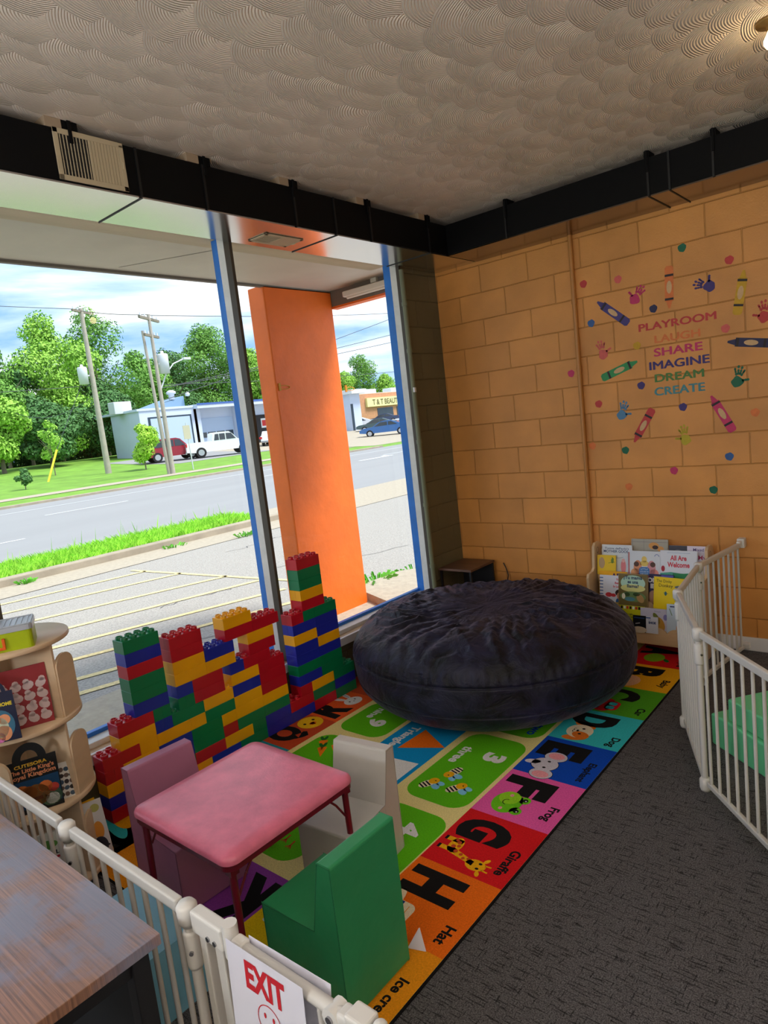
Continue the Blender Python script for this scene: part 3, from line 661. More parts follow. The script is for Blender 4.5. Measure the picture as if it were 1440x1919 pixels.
sedan('white car at the right edge behind the silver one',-52,71.0,math.atan2(-3,-4.2),'car_white')
# ================================================================ RUG
def flatmat(n,c,rough=.92,**k): return mat(n,c,rough,spec=.12,**k)
RC=dict(red=(214,28,34),yel=(240,178,24),grn=(84,168,36),cyan=(56,196,206),blue=(16,74,190),pink=(232,92,170),orange=(238,112,24),amber=(236,150,26),jyel=(244,204,20),purple=(150,70,170),beige=(238,222,150),lime=(96,190,24),sky=(14,150,214),brick=(196,74,40),orange2=(236,96,40),black=(26,25,26),white=(232,232,232),skin=(240,190,150),grey=(205,200,214),pinkl=(240,160,170),wing=(130,200,235),bee=(244,178,20),frog=(110,200,30),frog2=(150,215,40),dogor=(226,120,40),cream=(246,226,196),carrot=(240,130,20),dgreen=(30,110,40),duck=(250,196,30),apple=(130,180,30),navy=(24,50,140),teal=(40,150,170))
for k_,v_ in RC.items():
    c_r=S(*v_); flatmat('rug_'+k_,c_r,var=(160,.16))
b=MB(); X0,X1,Y0,Y1=.0,1.94,-3.585,-.13
b.mat('rug_black').box(X0+.01,X1+.008,Y0-.008,Y1+.008,.0005,.006)
Z=[.0062]
def lay(): Z[0]+=.00022; return Z[0]
b.mat('rug_beige').flat([(X0+.01,Y0),(X1,Y0),(X1,Y1),(X0+.01,Y1)],Z[0])
tiles={}
def tile(m,x0,x1,y0,y1,r=0): 
    b.mat('rug_'+m); z=.0066
    if r: b.rrect(x0,x1,y0,y1,r,z)
    else: b.flat([(x0,y0),(x1,y0),(x1,y1),(x0,y1)],z)
P_=.381; ys=[Y1-P_*i for i in range(10)]; ys[9]=Y0
for i,c in enumerate(['red','yel','grn','cyan','blue','pink','red','orange','amber']): tile(c,1.562,1.94,ys[i+1],ys[i])
ex=[.01,.38,.66,.93,1.225,1.562]
for i,c in enumerate(['sky','orange','sky','purple','jyel']):
    pass
tile('jyel',1.225,1.562,Y0,-3.20); tile('purple',.86,1.225,Y0,-3.19); tile('lime',.66,.86,Y0,-3.2); tile('amber',.345,.66,Y0,-3.2); tile('sky',.01,.345,Y0,-3.255)
for i,c in enumerate(['orange2','brick','teal','orange','purple','amber']):
    y1=-1.69-.378*i; 
    tile(c,.01,.38,max(y1-.378,-3.25),y1)
for i,c in enumerate(['brick','pink','yel','red']): tile(c,.01,.38,-1.69+.378*i,-1.69+.378*(i+1))
# inner number tiles
tile('lime',1.19,1.54,-2.465,-1.79,.09); tile('lime',1.19,1.555,-3.12,-2.54,.09); tile('lime',1.19,1.54,-1.73,-1.1,.09)
tile('lime',.42,.76,-2.12,-1.72,.09); tile('lime',.42,.76,-2.9,-2.19,.09); tile('lime',.72,1.13,-3.13,-2.75,.09)
tile('sky',.79,1.145,-2.68,-1.62)
def art(mx): b.M=mx; return b
def sp(x,y,o): # frame for a tile: o is 'E' up=+x, 'W' up=-x, 'S' up=-y
    return {'E':frame((x,y,0),(0,-1,0),(1,0,0)),'W':frame((x,y,0),(0,1,0),(-1,0,0)),'S':frame((x,y,0),(-1,0,0),(0,-1,0)),'N':frame((x,y,0),(1,0,0),(0,1,0))}[o]
a1_,a2_,a3_,a4_=.0070,.0073,.0076,.0079
def letter(c,x,y,h,o,w_=None,m='black'): art(sp(x,y,o)); b.mat('rug_'+m).text(c,0,0,h,a1_,(.055 if c in '0123456789' else .066),width=w_,vh=h)
def word(t,x,y,h,o,m='black'): art(sp(x,y,o)); b.mat('rug_'+m).text(t,0,0,h*1.25,a1_,.034,align='L')
def tc_(i): return (ys[i]+ys[i+1])/2
# words: reading runs toward -y from the far side of each tile
for i,(c,wd) in enumerate([('A','Apple'),('B','Baby'),('C','Car'),('D','Dog'),('E','Elephant'),('F','Frog'),('G','Giraffe'),('H','Hat'),('I','Ice cream')]):
    letter(c,1.585,ys[i]-.115,.245,'E',.15 if c!='I' else .07)
    word(wd,1.868,ys[i]-(.20 if len(wd)>3 else .25)+(.04 if len(wd)>6 else 0)+(.03 if wd=='Ice cream' else 0),.034 if len(wd)<8 else .030,'E')
# apple, baby, car
art(sp(1.70,tc_(0)-.05,'E')); b.mat('rug_apple').ell(0,0,.075,.065,a1_); b.mat('rug_dgreen').ell(.03,.085,.03,.015,a2_,rot=.6)
art(sp(1.68,tc_(1)-.09,'E')); b.mat('rug_skin').ell(0,0,.085,.07,a1_); b.mat('rug_black').ring(-.03,.0,.011,.004,a2_,10,PI,2*PI).ring(.03,.0,.011,.004,a2_,10,PI,2*PI); b.mat('rug_red').ring(0,-.025,.012,.004,a2_,10,PI,2*PI)
art(sp(1.69,tc_(2)-.09,'E')); b.mat('rug_red').rrect(-.085,.085,-.05,.03,.03,a1_).rrect(-.06,.06,0,.075,.035,a1_); b.mat('rug_cyan').rrect(-.045,-.005,.01,.055,.012,a2_).rrect(.005,.045,.01,.055,.012,a2_); b.mat('rug_black').ell(-.045,-.05,.024,.024,a2_).ell(.045,-.05,.024,.024,a2_)
# dog
art(sp(1.69,tc_(3)-.07,'E')); b.mat('rug_dogor').ell(-.075,.0,.03,.065,a1_,rot=-.3).ell(.075,0,.03,.065,a1_,rot=.3); b.mat('rug_cream').ell(0,0,.075,.07,a2_); b.mat('rug_dogor').ell(.04,.02,.036,.048,a3_,rot=-.3); b.mat('rug_black').ell(-.03,.01,.008,.009,a4_).ell(.03,.01,.008,.009,a4_).ell(0,-.012,.010,.007,a4_).ring(-.011,-.025,.011,.004,a4_,10,PI,2*PI).ring(.011,-.025,.011,.004,a4_,10,PI,2*PI)
# elephant
art(sp(1.69,tc_(4)-.08,'E')); b.mat('rug_black').ell(-.085,.01,.049,.060,a1_).ell(.085,.01,.049,.060,a1_).ell(0,-.01,.062,.07,a1_); b.mat('rug_grey').ell(-.085,.01,.046,.057,a2_).ell(.085,.01,.046,.057,a2_).ell(0,-.01,.059,.067,a3_).ell(.0,-.075,.02,.04,a3_,rot=.3); b.mat('rug_pinkl').ell(-.092,.01,.03,.042,a3_-.0001).ell(.092,.01,.03,.042,a3_-.0001); b.mat('rug_black').ell(-.03,0,.007,.009,a4_).ell(.03,0,.007,.009,a4_); b.ring(0,-.05,.016,.003,a4_,12,PI,2*PI)
# frog
art(sp(1.69,tc_(5)-.07,'E')); b.mat('rug_frog').ell(0,-.01,.085,.068,a1_).ell(-.045,.055,.028,.028,a1_).ell(.045,.055,.028,.028,a1_); b.mat('rug_frog2').ell(-.035,-.015,.05,.05,a2_); b.mat('rug_black').ell(-.045,.058,.013,.013,a3_).ell(.045,.058,.013,.013,a3_).ring(0,-.01,.02,.004,a3_,14,PI,2*PI); b.mat('rug_white').ell(-.042,.062,.004,.004,a4_).ell(.048,.062,.004,.004,a4_); b.mat('rug_pinkl').ell(-.055,-.015,.011,.009,a3_).ell(.055,-.015,.011,.009,a3_)
# giraffe
art(sp(1.70,tc_(6)-.08,'E')); b.mat('rug_bee').ell(-.02,-.05,.05,.03,a1_).flat([(-.06,-.11),(-.035,-.11),(-.035,-.03),(-.06,-.03)],a1_).flat([(.0,-.11),(.025,-.11),(.025,-.03),(0,-.03)],a1_).flat([(-.005,-.05),(.03,-.05),(.055,.07),(.03,.07)],a1_).ell(.045,.085,.032,.045,a1_).ell(.005,.115,.016,.009,a1_,rot=-.5).ell(.085,.115,.016,.009,a1_,rot=.5).line([(.03,.12),(.028,.148)],.007,a1_).line([(.06,.12),(.062,.148)],.007,a1_)
b.mat('rug_brick'); 
for (px,py,r_) in ((-.04,-.045,.010),(-.01,-.055,.011),(-.02,-.035,.009),(.012,-.03,.010),(.02,0,.009),(.035,.02,.008),(.028,.04,.007),(-.05,-.06,.008)): b.ell(px,py,r_,r_,a2_,8)
b.mat('rug_black').ell(.03,.10,.006,.008,a2_).ell(.06,.10,.006,.008,a2_).flat([(-.06,-.118),(-.035,-.118),(-.035,-.105),(-.06,-.105)],a2_).flat([(0,-.118),(.025,-.118),(.025,-.105),(0,-.105)],a2_).ring(.045,.07,.01,.003,a2_,8,PI,2*PI)
# hat
art(sp(1.66,tc_(7)-.10,'E')); b.mat('rug_cream').ell(0,-.03,.11,.032,a1_).rrect(-.055,.055,-.03,.07,.03,a2_); b.mat('rug_amber').line([(-.08,-.035),(.08,-.03)],.003,a1_+.0001).line([(-.04,.04),(.04,.045)],.003,a2_+.0001); b.mat('rug_navy').flat([(-.053,-.02),(.053,-.02),(.053,.012),(-.053,.012)],a3_)
# ice cream
art(sp(1.68,tc_(8)-.06,'E')); b.mat('rug_white').ell(.02,.03,.045,.04,a1_); b.mat('rug_amber').flat([(-.02,.01),(.06,.01),(.02,-.1)][::-1],a1_)
# number three tile
letter('3',1.37,-1.99,.12,'E',.085,'white'); word('three',1.235,-1.95,.045,'E','white')
def bee(x,y,o,fl=0):
    art(sp(x,y,o)@Matrix.Rotation(fl,4,'Z')); b.mat('rug_wing').ell(.012,.042,.02,.03,a1_,rot=.2).ell(.042,.038,.017,.025,a1_,rot=-.4); b.mat('rug_cream').ell(-.01,0,.046,.026,a2_); b.mat('rug_bee').ell(.03,0,.028,.026,a3_)
    b.mat('rug_black')
    for q in (-.04,-.022,-.004): b.flat([(q-.005,-.022),(q+.004,-.022),(q+.004,.022),(q-.005,.022)],a4_)
    b.ell(.036,.004,.004,.005,a4_,8)
def bee2(t,h_,fl):
    mx=Vector(((t[0]+h_[0])/2,(t[1]+h_[1])/2,0)); d=Vector((h_[0]-t[0],h_[1]-t[1],0)).normalized()
    return frame(mx,d,(-d.y,d.x,0))@Matrix.Diagonal((1,fl,1,1))
_sp=sp
for q in (((1.251,-2.383),(1.294,-2.296),-1),((1.339,-2.157),(1.311,-2.247),1),((1.39,-2.352),(1.437,-2.273),-1)):
    sp=lambda x,y,o,q=q: bee2(*q)
    bee(0,0,'E')
sp=_sp
letter('4',1.355,-2.68,.12,'E',.085,'white'); word('four',1.235,-2.62,.045,'E','white')
letter('2',1.37,-1.30,.12,'E',.085,'blue'); word('two',1.45,-1.56,.045,'E','blue')
letter('9',.55,-1.96,.12,'E',.09,'white'); word('nine',.50,-1.80,.045,'E','white')
for (x,y) in ((.50,-2.30),(.55,-2.36),(.60,-2.30)):
    art(sp(x,y,'W')@Matrix.Rotation(-.9,4,'Z')); b.mat('rug_carrot').flat([(-.028,.03),(0,-.075),(.028,.03),(0,.045)],a1_); b.mat('rug_dgreen').ell(-.01,.06,.01,.026,a2_,rot=.3).ell(.012,.06,.01,.026,a2_,rot=-.3)
b.M=Matrix.Identity(4)
b.mat('rug_orange').flat([(.915,-2.14),(1.145,-2.02),(.93,-1.90)],a1_)
word('Triangle',.845,-1.895,.042,'E','white')
b.M=Matrix.Identity(4); b.mat('rug_white').flat([(.93,-2.50),(1.12,-2.50),(1.12,-2.22),(.93,-2.24)],a1_)
# chicken feet
b.mat('rug_brick')
for (x,y) in ((.98,-2.98),(1.03,-3.0),(.90,-2.99)):
    b.line([(x,y),(x+.005,y-.035)],.008,a1_)
    for q in (-.016,0,.016): b.line([(x+.005,y-.03),(x+.005+q,y-.05)],.006,a1_)
# K, J and the tiles left of them
letter('K',1.125,-3.225,.26,'S',.17); 
art(sp(.93,-3.42,'S')); b.mat('rug_red').flat([(0,-.10),(.07,.0),(0,0)],a1_); b.mat('rug_yel').flat([(0,0),(0,-.10),(-.07,0)][::-1],a1_); b.mat('rug_lime').flat([(0,0),(.07,0),(0,.10)],a1_); b.mat('rug_sky').flat([(0,0),(0,.10),(-.07,0)],a1_)
letter('J',1.49,-3.225,.25,'S',.13); word('Juice',1.38,-3.53,.032,'S')
art(sp(1.31,-3.33,'S')); b.mat('rug_white').rrect(-.04,.04,-.06,.06,.012,a1_); b.mat('rug_grey').ell(0,0,.026,.03,a2_)
b.M=Matrix.Identity(4); b.mat('rug_cyan').ell(.16,-3.37,.15,.035,a1_,rot=-.2); b.mat('rug_bee').ell(.13,-3.32,.12,.045,a2_,rot=-.2); b.mat('rug_black').flat([(.25,-3.47),(.34,-3.44),(.33,-3.50)][::-1],a2_)
# left column: Q with duck, R with rabbit
letter('Q',.345,-2.32,.26,'W',.17); letter('R',.345,-1.955,.26,'W',.17)
art(sp(.235,-2.145,'W')); b.mat('rug_duck').ell(0,0,.078,.082,a1_); b.mat('rug_orange').flat([(-.018,-.008),(.018,-.008),(.0,-.05)][::-1],a2_).ell(0,-.022,.022,.02,a2_); b.mat('rug_black').ell(-.035,.012,.009,.011,a2_).ell(.035,.012,.009,.011,a2_)
art(sp(.245,-1.79,'W')); b.mat('rug_white').ell(0,-.02,.065,.055,a1_).ell(-.032,.075,.016,.055,a1_,rot=.25).ell(.032,.075,.016,.055,a1_,rot=-.25); b.mat('rug_grey').ell(-.032,.075,.009,.042,a2_,rot=.25).ell(.032,.075,.009,.042,a2_,rot=-.25); b.mat('rug_black').ell(-.025,-.012,.006,.008,a2_).ell(.025,-.012,.006,.008,a2_).ell(0,-.028,.006,.004,a2_)
b.M=Matrix.Identity(4)
tag(b.build('alphabet_rug'),'colourful alphabet play rug with animal pictures and big black letters on the dark carpet','rug')

# ================================================================ BEAN BAG
def beanbag():
    cx,cy,R,H=.973,-1.211,.872,.56
    m,nt,bb=newmat('black_suede'); L=nt.links.new
    bb.inputs['Base Color'].default_value=S(24,23,32); bb.inputs['Roughness'].default_value=.5; bb.inputs['Sheen Weight'].default_value=.22; bb.inputs['Sheen Roughness'].default_value=.35; bb.inputs['Sheen Tint'].default_value=S(170,170,215); bb.inputs['Specular IOR Level'].default_value=.3
    t=N(nt,'ShaderNodeTexCoord'); n=N(nt,'ShaderNodeTexNoise',inp={'Scale':7.0,'Detail':7.0,'Roughness':.62,'Distortion':.6}); L(t.outputs['Object'],n.inputs[0])
    r=N(nt,'ShaderNodeValToRGB'); r.color_ramp.elements[0].position=.38; r.color_ramp.elements[1].position=.66; r.color_ramp.elements[0].color=S(8,8,12); r.color_ramp.elements[1].color=S(36,37,62); L(n.outputs['Fac'],r.inputs[0]); L(r.outputs[0],bb.inputs['Base Color'])
    bp=N(nt,'ShaderNodeBump',inp={'Strength':1.0,'Distance':.02}); L(n.outputs['Fac'],bp.inputs['Height']); L(bp.outputs[0],bb.inputs['Normal'])
    from mathutils import noise
    nu,nv=420,200; vs=[];fs=[]
    sg=lambda v,e: math.copysign(abs(v)**e,v)
    seam_v=.16
    for j in range(nv+1):
        v=-PI/2+PI*j/nv
        for i in range(nu):
            u=2*PI*i/nu
            c=abs(math.cos(v))**.45; s=sg(math.sin(v),.75)
            x=R*c*math.cos(u); y=R*c*math.sin(u); z=H/2+H/2*s
            rad=c; top=max(0,math.sin(v))
            # wrinkles
            p=Vector((x*2.0,y*2.0,z*3))
            w1=noise.fractal(Vector((x*4.1,y*4.1,z*4)),.8,2.1,6)
            q=noise.noise(Vector((x*1.5,y*1.5,3)))
            ang=u*9+4*noise.noise(Vector((x*2.2,y*2.2,7)))
            radial=math.sin(ang*3.4+w1*3)*(top**.6)*max(0,1-abs(rad-.66)*2.6)
            fold=(1-abs(noise.noise(Vector((x*5.2+w1*.8,y*5.2-w1*.6,5)))))**5
            dz=.012*w1*top+.012*radial+.016*(fold-.4)*top*(rad<.985)-.028*top*max(0,1-rad*1.3)+.03*q*top
            side=(1-top) if s>-.9 else 0
            puck=.0045*math.sin(u*95+3*noise.noise(Vector((x*3,y*3,1))))*math.exp(-((v-.30)/.12)**2)
            dr=.012*noise.noise(Vector((math.cos(u)*3,math.sin(u)*3,z*7)))*abs(math.cos(v))+puck
            seam=-.011*math.exp(-((v-.158)/.016)**2)-.008*math.exp(-((v+.22)/.016)**2)
            # seam across the top
            d=y+.19-.27*max(0,(x+.05)/.8)**1.6; seam2=-.010*math.exp(-(d/.009)**2)*(top>.55)
            k=1+(dr+seam)/R
            z2=max(0,z+dz+seam2+seam*.5)
            vs.append((x*k,y*k,z2))
    for j in range(nv):
        for i in range(nu):
            i2=(i+1)%nu; fs.append((j*nu+i,j*nu+i2,(j+1)*nu+i2,(j+1)*nu+i))
    o=MB().mat(m).add(vs,fs,True).build('bean_bag',loc=(cx,cy,.009))
    tag(o,'huge round black suede bean bag cushion on the alphabet rug','bean bag')
beanbag()

# ================================================================ BRICKS
H0,HU,BH,YB=.0095,.0485,.0648,-3.372
BC={'r':('red',S(190,20,40)),'y':('yellow',S(246,176,8)),'b':('blue',S(34,44,168)),'g':('green',S(8,122,76))}
for k_,(nm,c) in BC.items(): mat('brick_'+nm,c,.28,spec=.5,var=(6,.05),bump=(30,.0003))
WALL=[ # row, 'colour h0 h1 [s=split along depth, t=split lengthwise]'
(0,'r0-2 y2-4 g4-6 r6-8 y8-10 y10-12 b12-16 g16-20 b20-24 b24-28 r28-32 g32-36'),
(1,'b0-2 b2-4 r4-8 g8-10 r10-14 y14-18 g18-20 b20-24 r24-28 g28-32 b32-36'),
(2,'y0-2 y2-4 b4-6 b6-10 g10-14 r14-16 g16-20 g20-24 r26-28 y28-32 g32-36'),
(3,'r0-2t y2-6 b6-10 g10-14 y14-16 y16-20 y20-24 b26-30 g30-34'),
(4,'r0-4 y4-6 y6-10 y10-12 g12-16 y16-20 r20-24 g26-30 g30-34'),
(5,'y2-6 b6-8t g8-12 y12-16 b16-20 r20-24 b26-30 b30-34'),
(6,'r2-6 g6-8t g9-11t r11-15 y16-20 r20-24 b26-30 y30-34'),
(7,'b4-8 b9-11s r11-15 b16-18s r18-22 y26-30 b30-34'),
(8,'g4-8 y9-13 y13-17 r19-23s b26-30s b30-34'),
(9,'g4-8 y9-13s b13-17 y19-23 r26-28s g28-30 g30-34'),
(10,'r4-8 r9-13 r16-20 r20-24 r28-32'),
(11,'b4-8 r9-13s y16-20 y28-32s'),
(12,'g4-8 g28-32'),(13,'g28-32'),(14,'r28-32')]
import re
rows={}
for r_,s__ in WALL:
    rows[r_]=[]
    for tk in s__.split():
        mm=re.match(r'([rybg])(\d+)-(\d+)([st]?)',tk); rows[r_].append((mm[1],int(mm[2]),int(mm[3]),mm[4]))
ORD=['first','second','third','fourth','fifth','sixth','seventh','eighth','ninth','tenth','eleventh','twelfth','thirteenth','fourteenth','fifteenth','sixteenth','seventeenth','eighteenth']
_bm={}
def brickmesh(col,nl,nd,mask):
    k=(col,nl,nd,mask)
    if k in _bm: return _bm[k]
    b=MB().mat('brick_'+BC[col][0]); g=.0006; e=.0022
    x0,x1,y0,y1=g,nd*HU-g,g,nl*HU-g; z1=BH-.0004
    # body with small chamfers
    def ringv(ix,z): return [(x0+ix,y0+ix,z),(x1-ix,y0+ix,z),(x1-ix,y1-ix,z),(x0+ix,y1-ix,z)]
    vs=ringv(0,0)+ringv(0,z1-e)+ringv(e,z1); 
    fs=[(3,2,1,0),(8,9,10,11)]+[(i,(i+1)%4,(i+1)%4+4,i+4) for i in range(4)]+[(i+4,(i+1)%4+4,(i+1)%4+8,i+8) for i in range(4)]
    b.add(vs,fs,False)
    for i in range(nl):
        if not mask>>i&1: continue
        for j in range(nd):
            cx,cy=(j+.5)*HU,(i+.5)*HU
            b.lathe([(.0175,z1),(.0175,z1+.0125),(.0165,z1+.0135),(.0135,z1+.0135),(.0130,z1+.0005)],(cx,cy,0),16)
    o=b.build('toy_brick'); _bm[k]=o.data; bpy.data.objects.remove(o); return _bm[k]
def covered(r_,h):
    return any(h0<=h<h1 for _,h0,h1,_2 in rows.get(r_+1,[]))
cnt={}
for r_,L_ in rows.items():
    for idx,(c,h0,h1,sp__) in enumerate(L_):
        nl=h1-h0
        pieces=[(h0,nl,0,2,'')]
        if sp__=='s': pieces=[(h0,nl,1,1,'front half of '),(h0,nl,0,1,'back half of ')]
        if sp__=='t': pieces=[(h0,1,0,2,'narrow left piece of '),(h0+1,nl-1,0,2,'narrow right piece of ')]
        for (hh,n_,dx,nd,pre) in pieces:
            mask=sum(1<<i for i in range(n_) if not covered(r_,hh+i))
            o=bpy.data.objects.new('toy_brick',brickmesh(c,n_,nd,mask)); C.objects.link(o)
            o.location=(.053+dx*HU,YB+hh*HU,H0+r_*BH)
            nm=BC[c][0]
            if pre: lab=f'{nm} toy brick, {pre}{ORD[idx]} block from left, {ORD[r_]} course up'
            else: lab=f'{nm} toy building brick, {ORD[idx]} from the left in the {ORD[r_]} course up'
            tag(o,lab,'toy brick','toy bricks stacked by the window')

# ================================================================ CHILD TABLE AND FOAM CHAIRS
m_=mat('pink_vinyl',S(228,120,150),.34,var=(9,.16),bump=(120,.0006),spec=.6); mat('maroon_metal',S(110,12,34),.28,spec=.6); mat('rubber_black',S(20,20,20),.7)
t_=thing('folding_table','small square folding table with a pink vinyl top and dark red metal frame','table',(1.215,-3.345,0.007))
w2=.295; zt=.478
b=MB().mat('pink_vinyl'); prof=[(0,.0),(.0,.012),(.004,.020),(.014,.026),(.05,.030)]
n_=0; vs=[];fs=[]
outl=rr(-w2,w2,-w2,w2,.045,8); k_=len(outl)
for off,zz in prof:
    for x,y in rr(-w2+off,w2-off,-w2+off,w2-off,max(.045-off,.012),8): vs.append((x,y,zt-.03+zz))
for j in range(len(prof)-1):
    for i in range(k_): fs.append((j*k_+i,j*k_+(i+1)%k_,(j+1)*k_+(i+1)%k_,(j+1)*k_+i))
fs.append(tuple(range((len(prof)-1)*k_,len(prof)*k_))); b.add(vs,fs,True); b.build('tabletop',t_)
b=MB().mat('maroon_metal'); b.prism(rr(-w2+.004,w2-.004,-w2+.004,w2-.004,.042,8),zt-.052,zt-.031); b.build('apron_frame',t_,bevel=.005)
b=MB().mat('pink_vinyl'); 
for sx_,sy_ in ((-1,-1),(1,-1),(-1,1),(1,1)):
    x,y=sx_*(w2-.035),sy_*(w2-.035)
    b=MB().mat('maroon_metal').cyl((x,y,zt-.04),(x+sx_*.004,y+sy_*.004,.03),.0125,.0115,12); b.box(x-.016,x+.016,y-.016,y+.016,zt-.075,zt-.05)
    lg=b.build('leg',t_)
    MB().mat('rubber_black').cyl((x+sx_*.004,y+sy_*.004,.0),(x+sx_*.004,y+sy_*.004,.035),.014,.014,12).build('foot_cap',lg)
    MB().mat('maroon_metal').tube([(x,y-sy_*.012,zt-.16),(x,y-sy_*.05,zt-.10),(x,y-sy_*.10,zt-.045)],.0045).build('folding_brace',lg)
def foam_chair(label,col,loc,rz,k=1.0,H_=.52):
    mt=mat('vinyl_'+label.split()[0],col,.40,bump=(7,.006),var=(2.5,.06),spec=.45)
    sm=mat('seam_'+label.split()[0],tuple(c*.55 for c in col[:3])+(1,),.6)
    r=thing('foam_chair',label,'chair',loc,rz)
    D,W,sh=.36*k,.285*k,.262*k
    M0=frame((0,W/2,0),(1,0,0),(0,0,1))
    b=MB().mat(mt); b.M=M0; b.prism([(.003,0),(D,0),(D,sh),(.112*k,sh),(.003,sh)],0,W); b.build('seat',r,bevel=.009,seg=3)
    b=MB().mat(mt); b.M=M0; b.prism([(0,.004),(.108*k,.05),(.108*k,sh+.004),(.058*k,H_),(0,H_)],-.0015,W+.0015); b.build('backrest',r,bevel=.009,seg=3)
    b=MB().mat(sm)
    for y_ in (-W/2,W/2):
        b=MB().mat(sm)
        e=.0015 if y_>0 else -.0015
        b.tube([(.004,y_+e,.006),(.004,y_+e,H_-.006),(.055*k,y_+e,H_-.006),(.108*k,y_+e,sh+.004),(D-.004,y_+e,sh-.005),(D-.004,y_+e,.006)],.0013,5); b.build('piping',r)

    return r
foam_chair('green vinyl foam block chair standing at the front edge of the rug',S(50,150,98),(1.853,-3.385,.007),PI,1.0,.515)
foam_chair('pale grey vinyl foam block chair behind the pink table',S(196,192,186),(1.34,-2.80,.007),-PI/2+.12,.92,.455)
foam_chair('mauve vinyl foam block chair between the pink table and the toy brick wall',S(170,108,140),(.655,-3.375,.007),-.05,1.0,.50)
mt=mat('vinyl_blue',S(128,186,214),.42,bump=(7,.005),spec=.45)
b=MB().mat(mt).prism([(.98,-3.93),(1.362,-3.93),(1.362,-3.68),(.98,-3.68)],.0,.24)
tag(b.build('foam_block_seat',bevel=.009,seg=3),'light blue foam block seat just behind the gate bars, beside the desk','stool')

# ================================================================ DESK
m,nt,bb=newmat('rustic_wood'); L=nt.links.new
t=N(nt,'ShaderNodeTexCoord'); mp=N(nt,'ShaderNodeMapping'); mp.inputs['Scale'].default_value=(1.2,70,1); L(t.outputs['Object'],mp.inputs[0])
n=N(nt,'ShaderNodeTexNoise',inp={'Scale':3.2,'Detail':8.0,'Roughness':.62,'Distortion':.4}); L(mp.outputs[0],n.inputs[0])
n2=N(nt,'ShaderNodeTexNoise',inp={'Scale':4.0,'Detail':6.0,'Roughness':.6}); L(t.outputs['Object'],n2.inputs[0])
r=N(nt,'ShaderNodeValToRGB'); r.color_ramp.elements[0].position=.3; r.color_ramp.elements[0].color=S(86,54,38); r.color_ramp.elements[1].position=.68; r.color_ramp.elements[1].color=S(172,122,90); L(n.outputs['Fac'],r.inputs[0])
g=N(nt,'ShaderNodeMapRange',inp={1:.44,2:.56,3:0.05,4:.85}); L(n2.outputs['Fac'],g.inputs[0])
mx=N(nt,'ShaderNodeMix',data_type='RGBA'); L(g.outputs[0],mx.inputs['Factor']); L(r.outputs[0],mx.inputs['A']); mx.inputs['B'].default_value=S(116,118,140); L(mx.outputs['Result'],bb.inputs['Base Color'])  # blue-grey blotches imitate sky reflected in the top, painted into the wood colour
bb.inputs['Roughness'].default_value=.3; bb.inputs['Specular IOR Level'].default_value=.8; bb.inputs['Coat Weight'].default_value=.6; bb.inputs['Coat Roughness'].default_value=.25
bp=N(nt,'ShaderNodeBump',inp={'Strength':.6,'Distance':.0012}); L(n.outputs['Fac'],bp.inputs['Height']); L(bp.outputs[0],bb.inputs['Normal'])
mat('black_metal',S(24,24,27),.45,spec=.4); mat('black_panel',S(14,14,16),.6)
r=thing('desk','large rustic brown wood grain desk with black frame in the lower left corner','desk',(0,0,0))
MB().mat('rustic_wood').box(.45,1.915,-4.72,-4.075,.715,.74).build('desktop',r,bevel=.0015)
for x_,y_ in ((1.87,-4.115),(1.87,-4.68),(.5,-4.115),(.5,-4.68)): MB().mat('black_metal').box(x_-.02,x_+.02,y_-.02,y_+.02,0,.715).build('leg',r,bevel=.002)
MB().mat('black_panel').box(.5,1.87,-4.108,-4.098,.12,.715).build('modesty_panel',r)
MB().mat('black_metal').box(1.86,1.88,-4.66,-4.135,.66,.70).build('side_rail',r); MB().mat('black_metal').box(1.86,1.88,-4.66,-4.135,.08,.12).build('side_rail',r)
b=MB().mat('line_white').prism([(.93,-4.27),(1.13,-4.235),(1.12,-4.16),(.92,-4.18)],.7402,.7409); tag(b.build('paper_sheet'),'white sheet of paper on the desk at the left edge of the photo','paper')

# ================================================================ GATES
mat('gate_cream',S(206,204,200),.38,spec=.5); mat('gate_plastic',S(220,219,216),.42); mat('screw',S(170,170,175),.25,.9)
def gate_panel(parent,p0,p1,H_=.74,zb=.045,n_=7,rail=.013,inset=.03):
    p0=Vector((p0[0],p0[1],0));p1=Vector((p1[0],p1[1],0)); d=(p1-p0); L_=d.length; d.normalize(); nrm=Vector((-d.y,d.x,0))
    b=MB().mat('gate_cream'); b.M=Matrix(((d.x,nrm.x,0,p0.x),(d.y,nrm.y,0,p0.y),(0,0,1,0),(0,0,0,1)))
    b.box(inset,L_-inset,-rail*.85,rail*.85,H_-.032,H_); M_=b.M
    pn=b.build('panel',parent,bevel=.005,seg=3)
    b=MB().mat('gate_cream'); b.M=M_; b.box(inset,L_-inset,-.010,.010,zb-.012,zb+.012).build('bottom_rail',pn,bevel=.005,seg=3)
    for i in range(n_):
        u=inset+.025+(L_-2*inset-.05)*i/(n_-1); q=p0+d*u
        MB().mat('gate_cream').cyl((q.x,q.y,zb),(q.x,q.y,H_-.02),.0068,n=12,caps=False).build('bar',pn)
    return pn
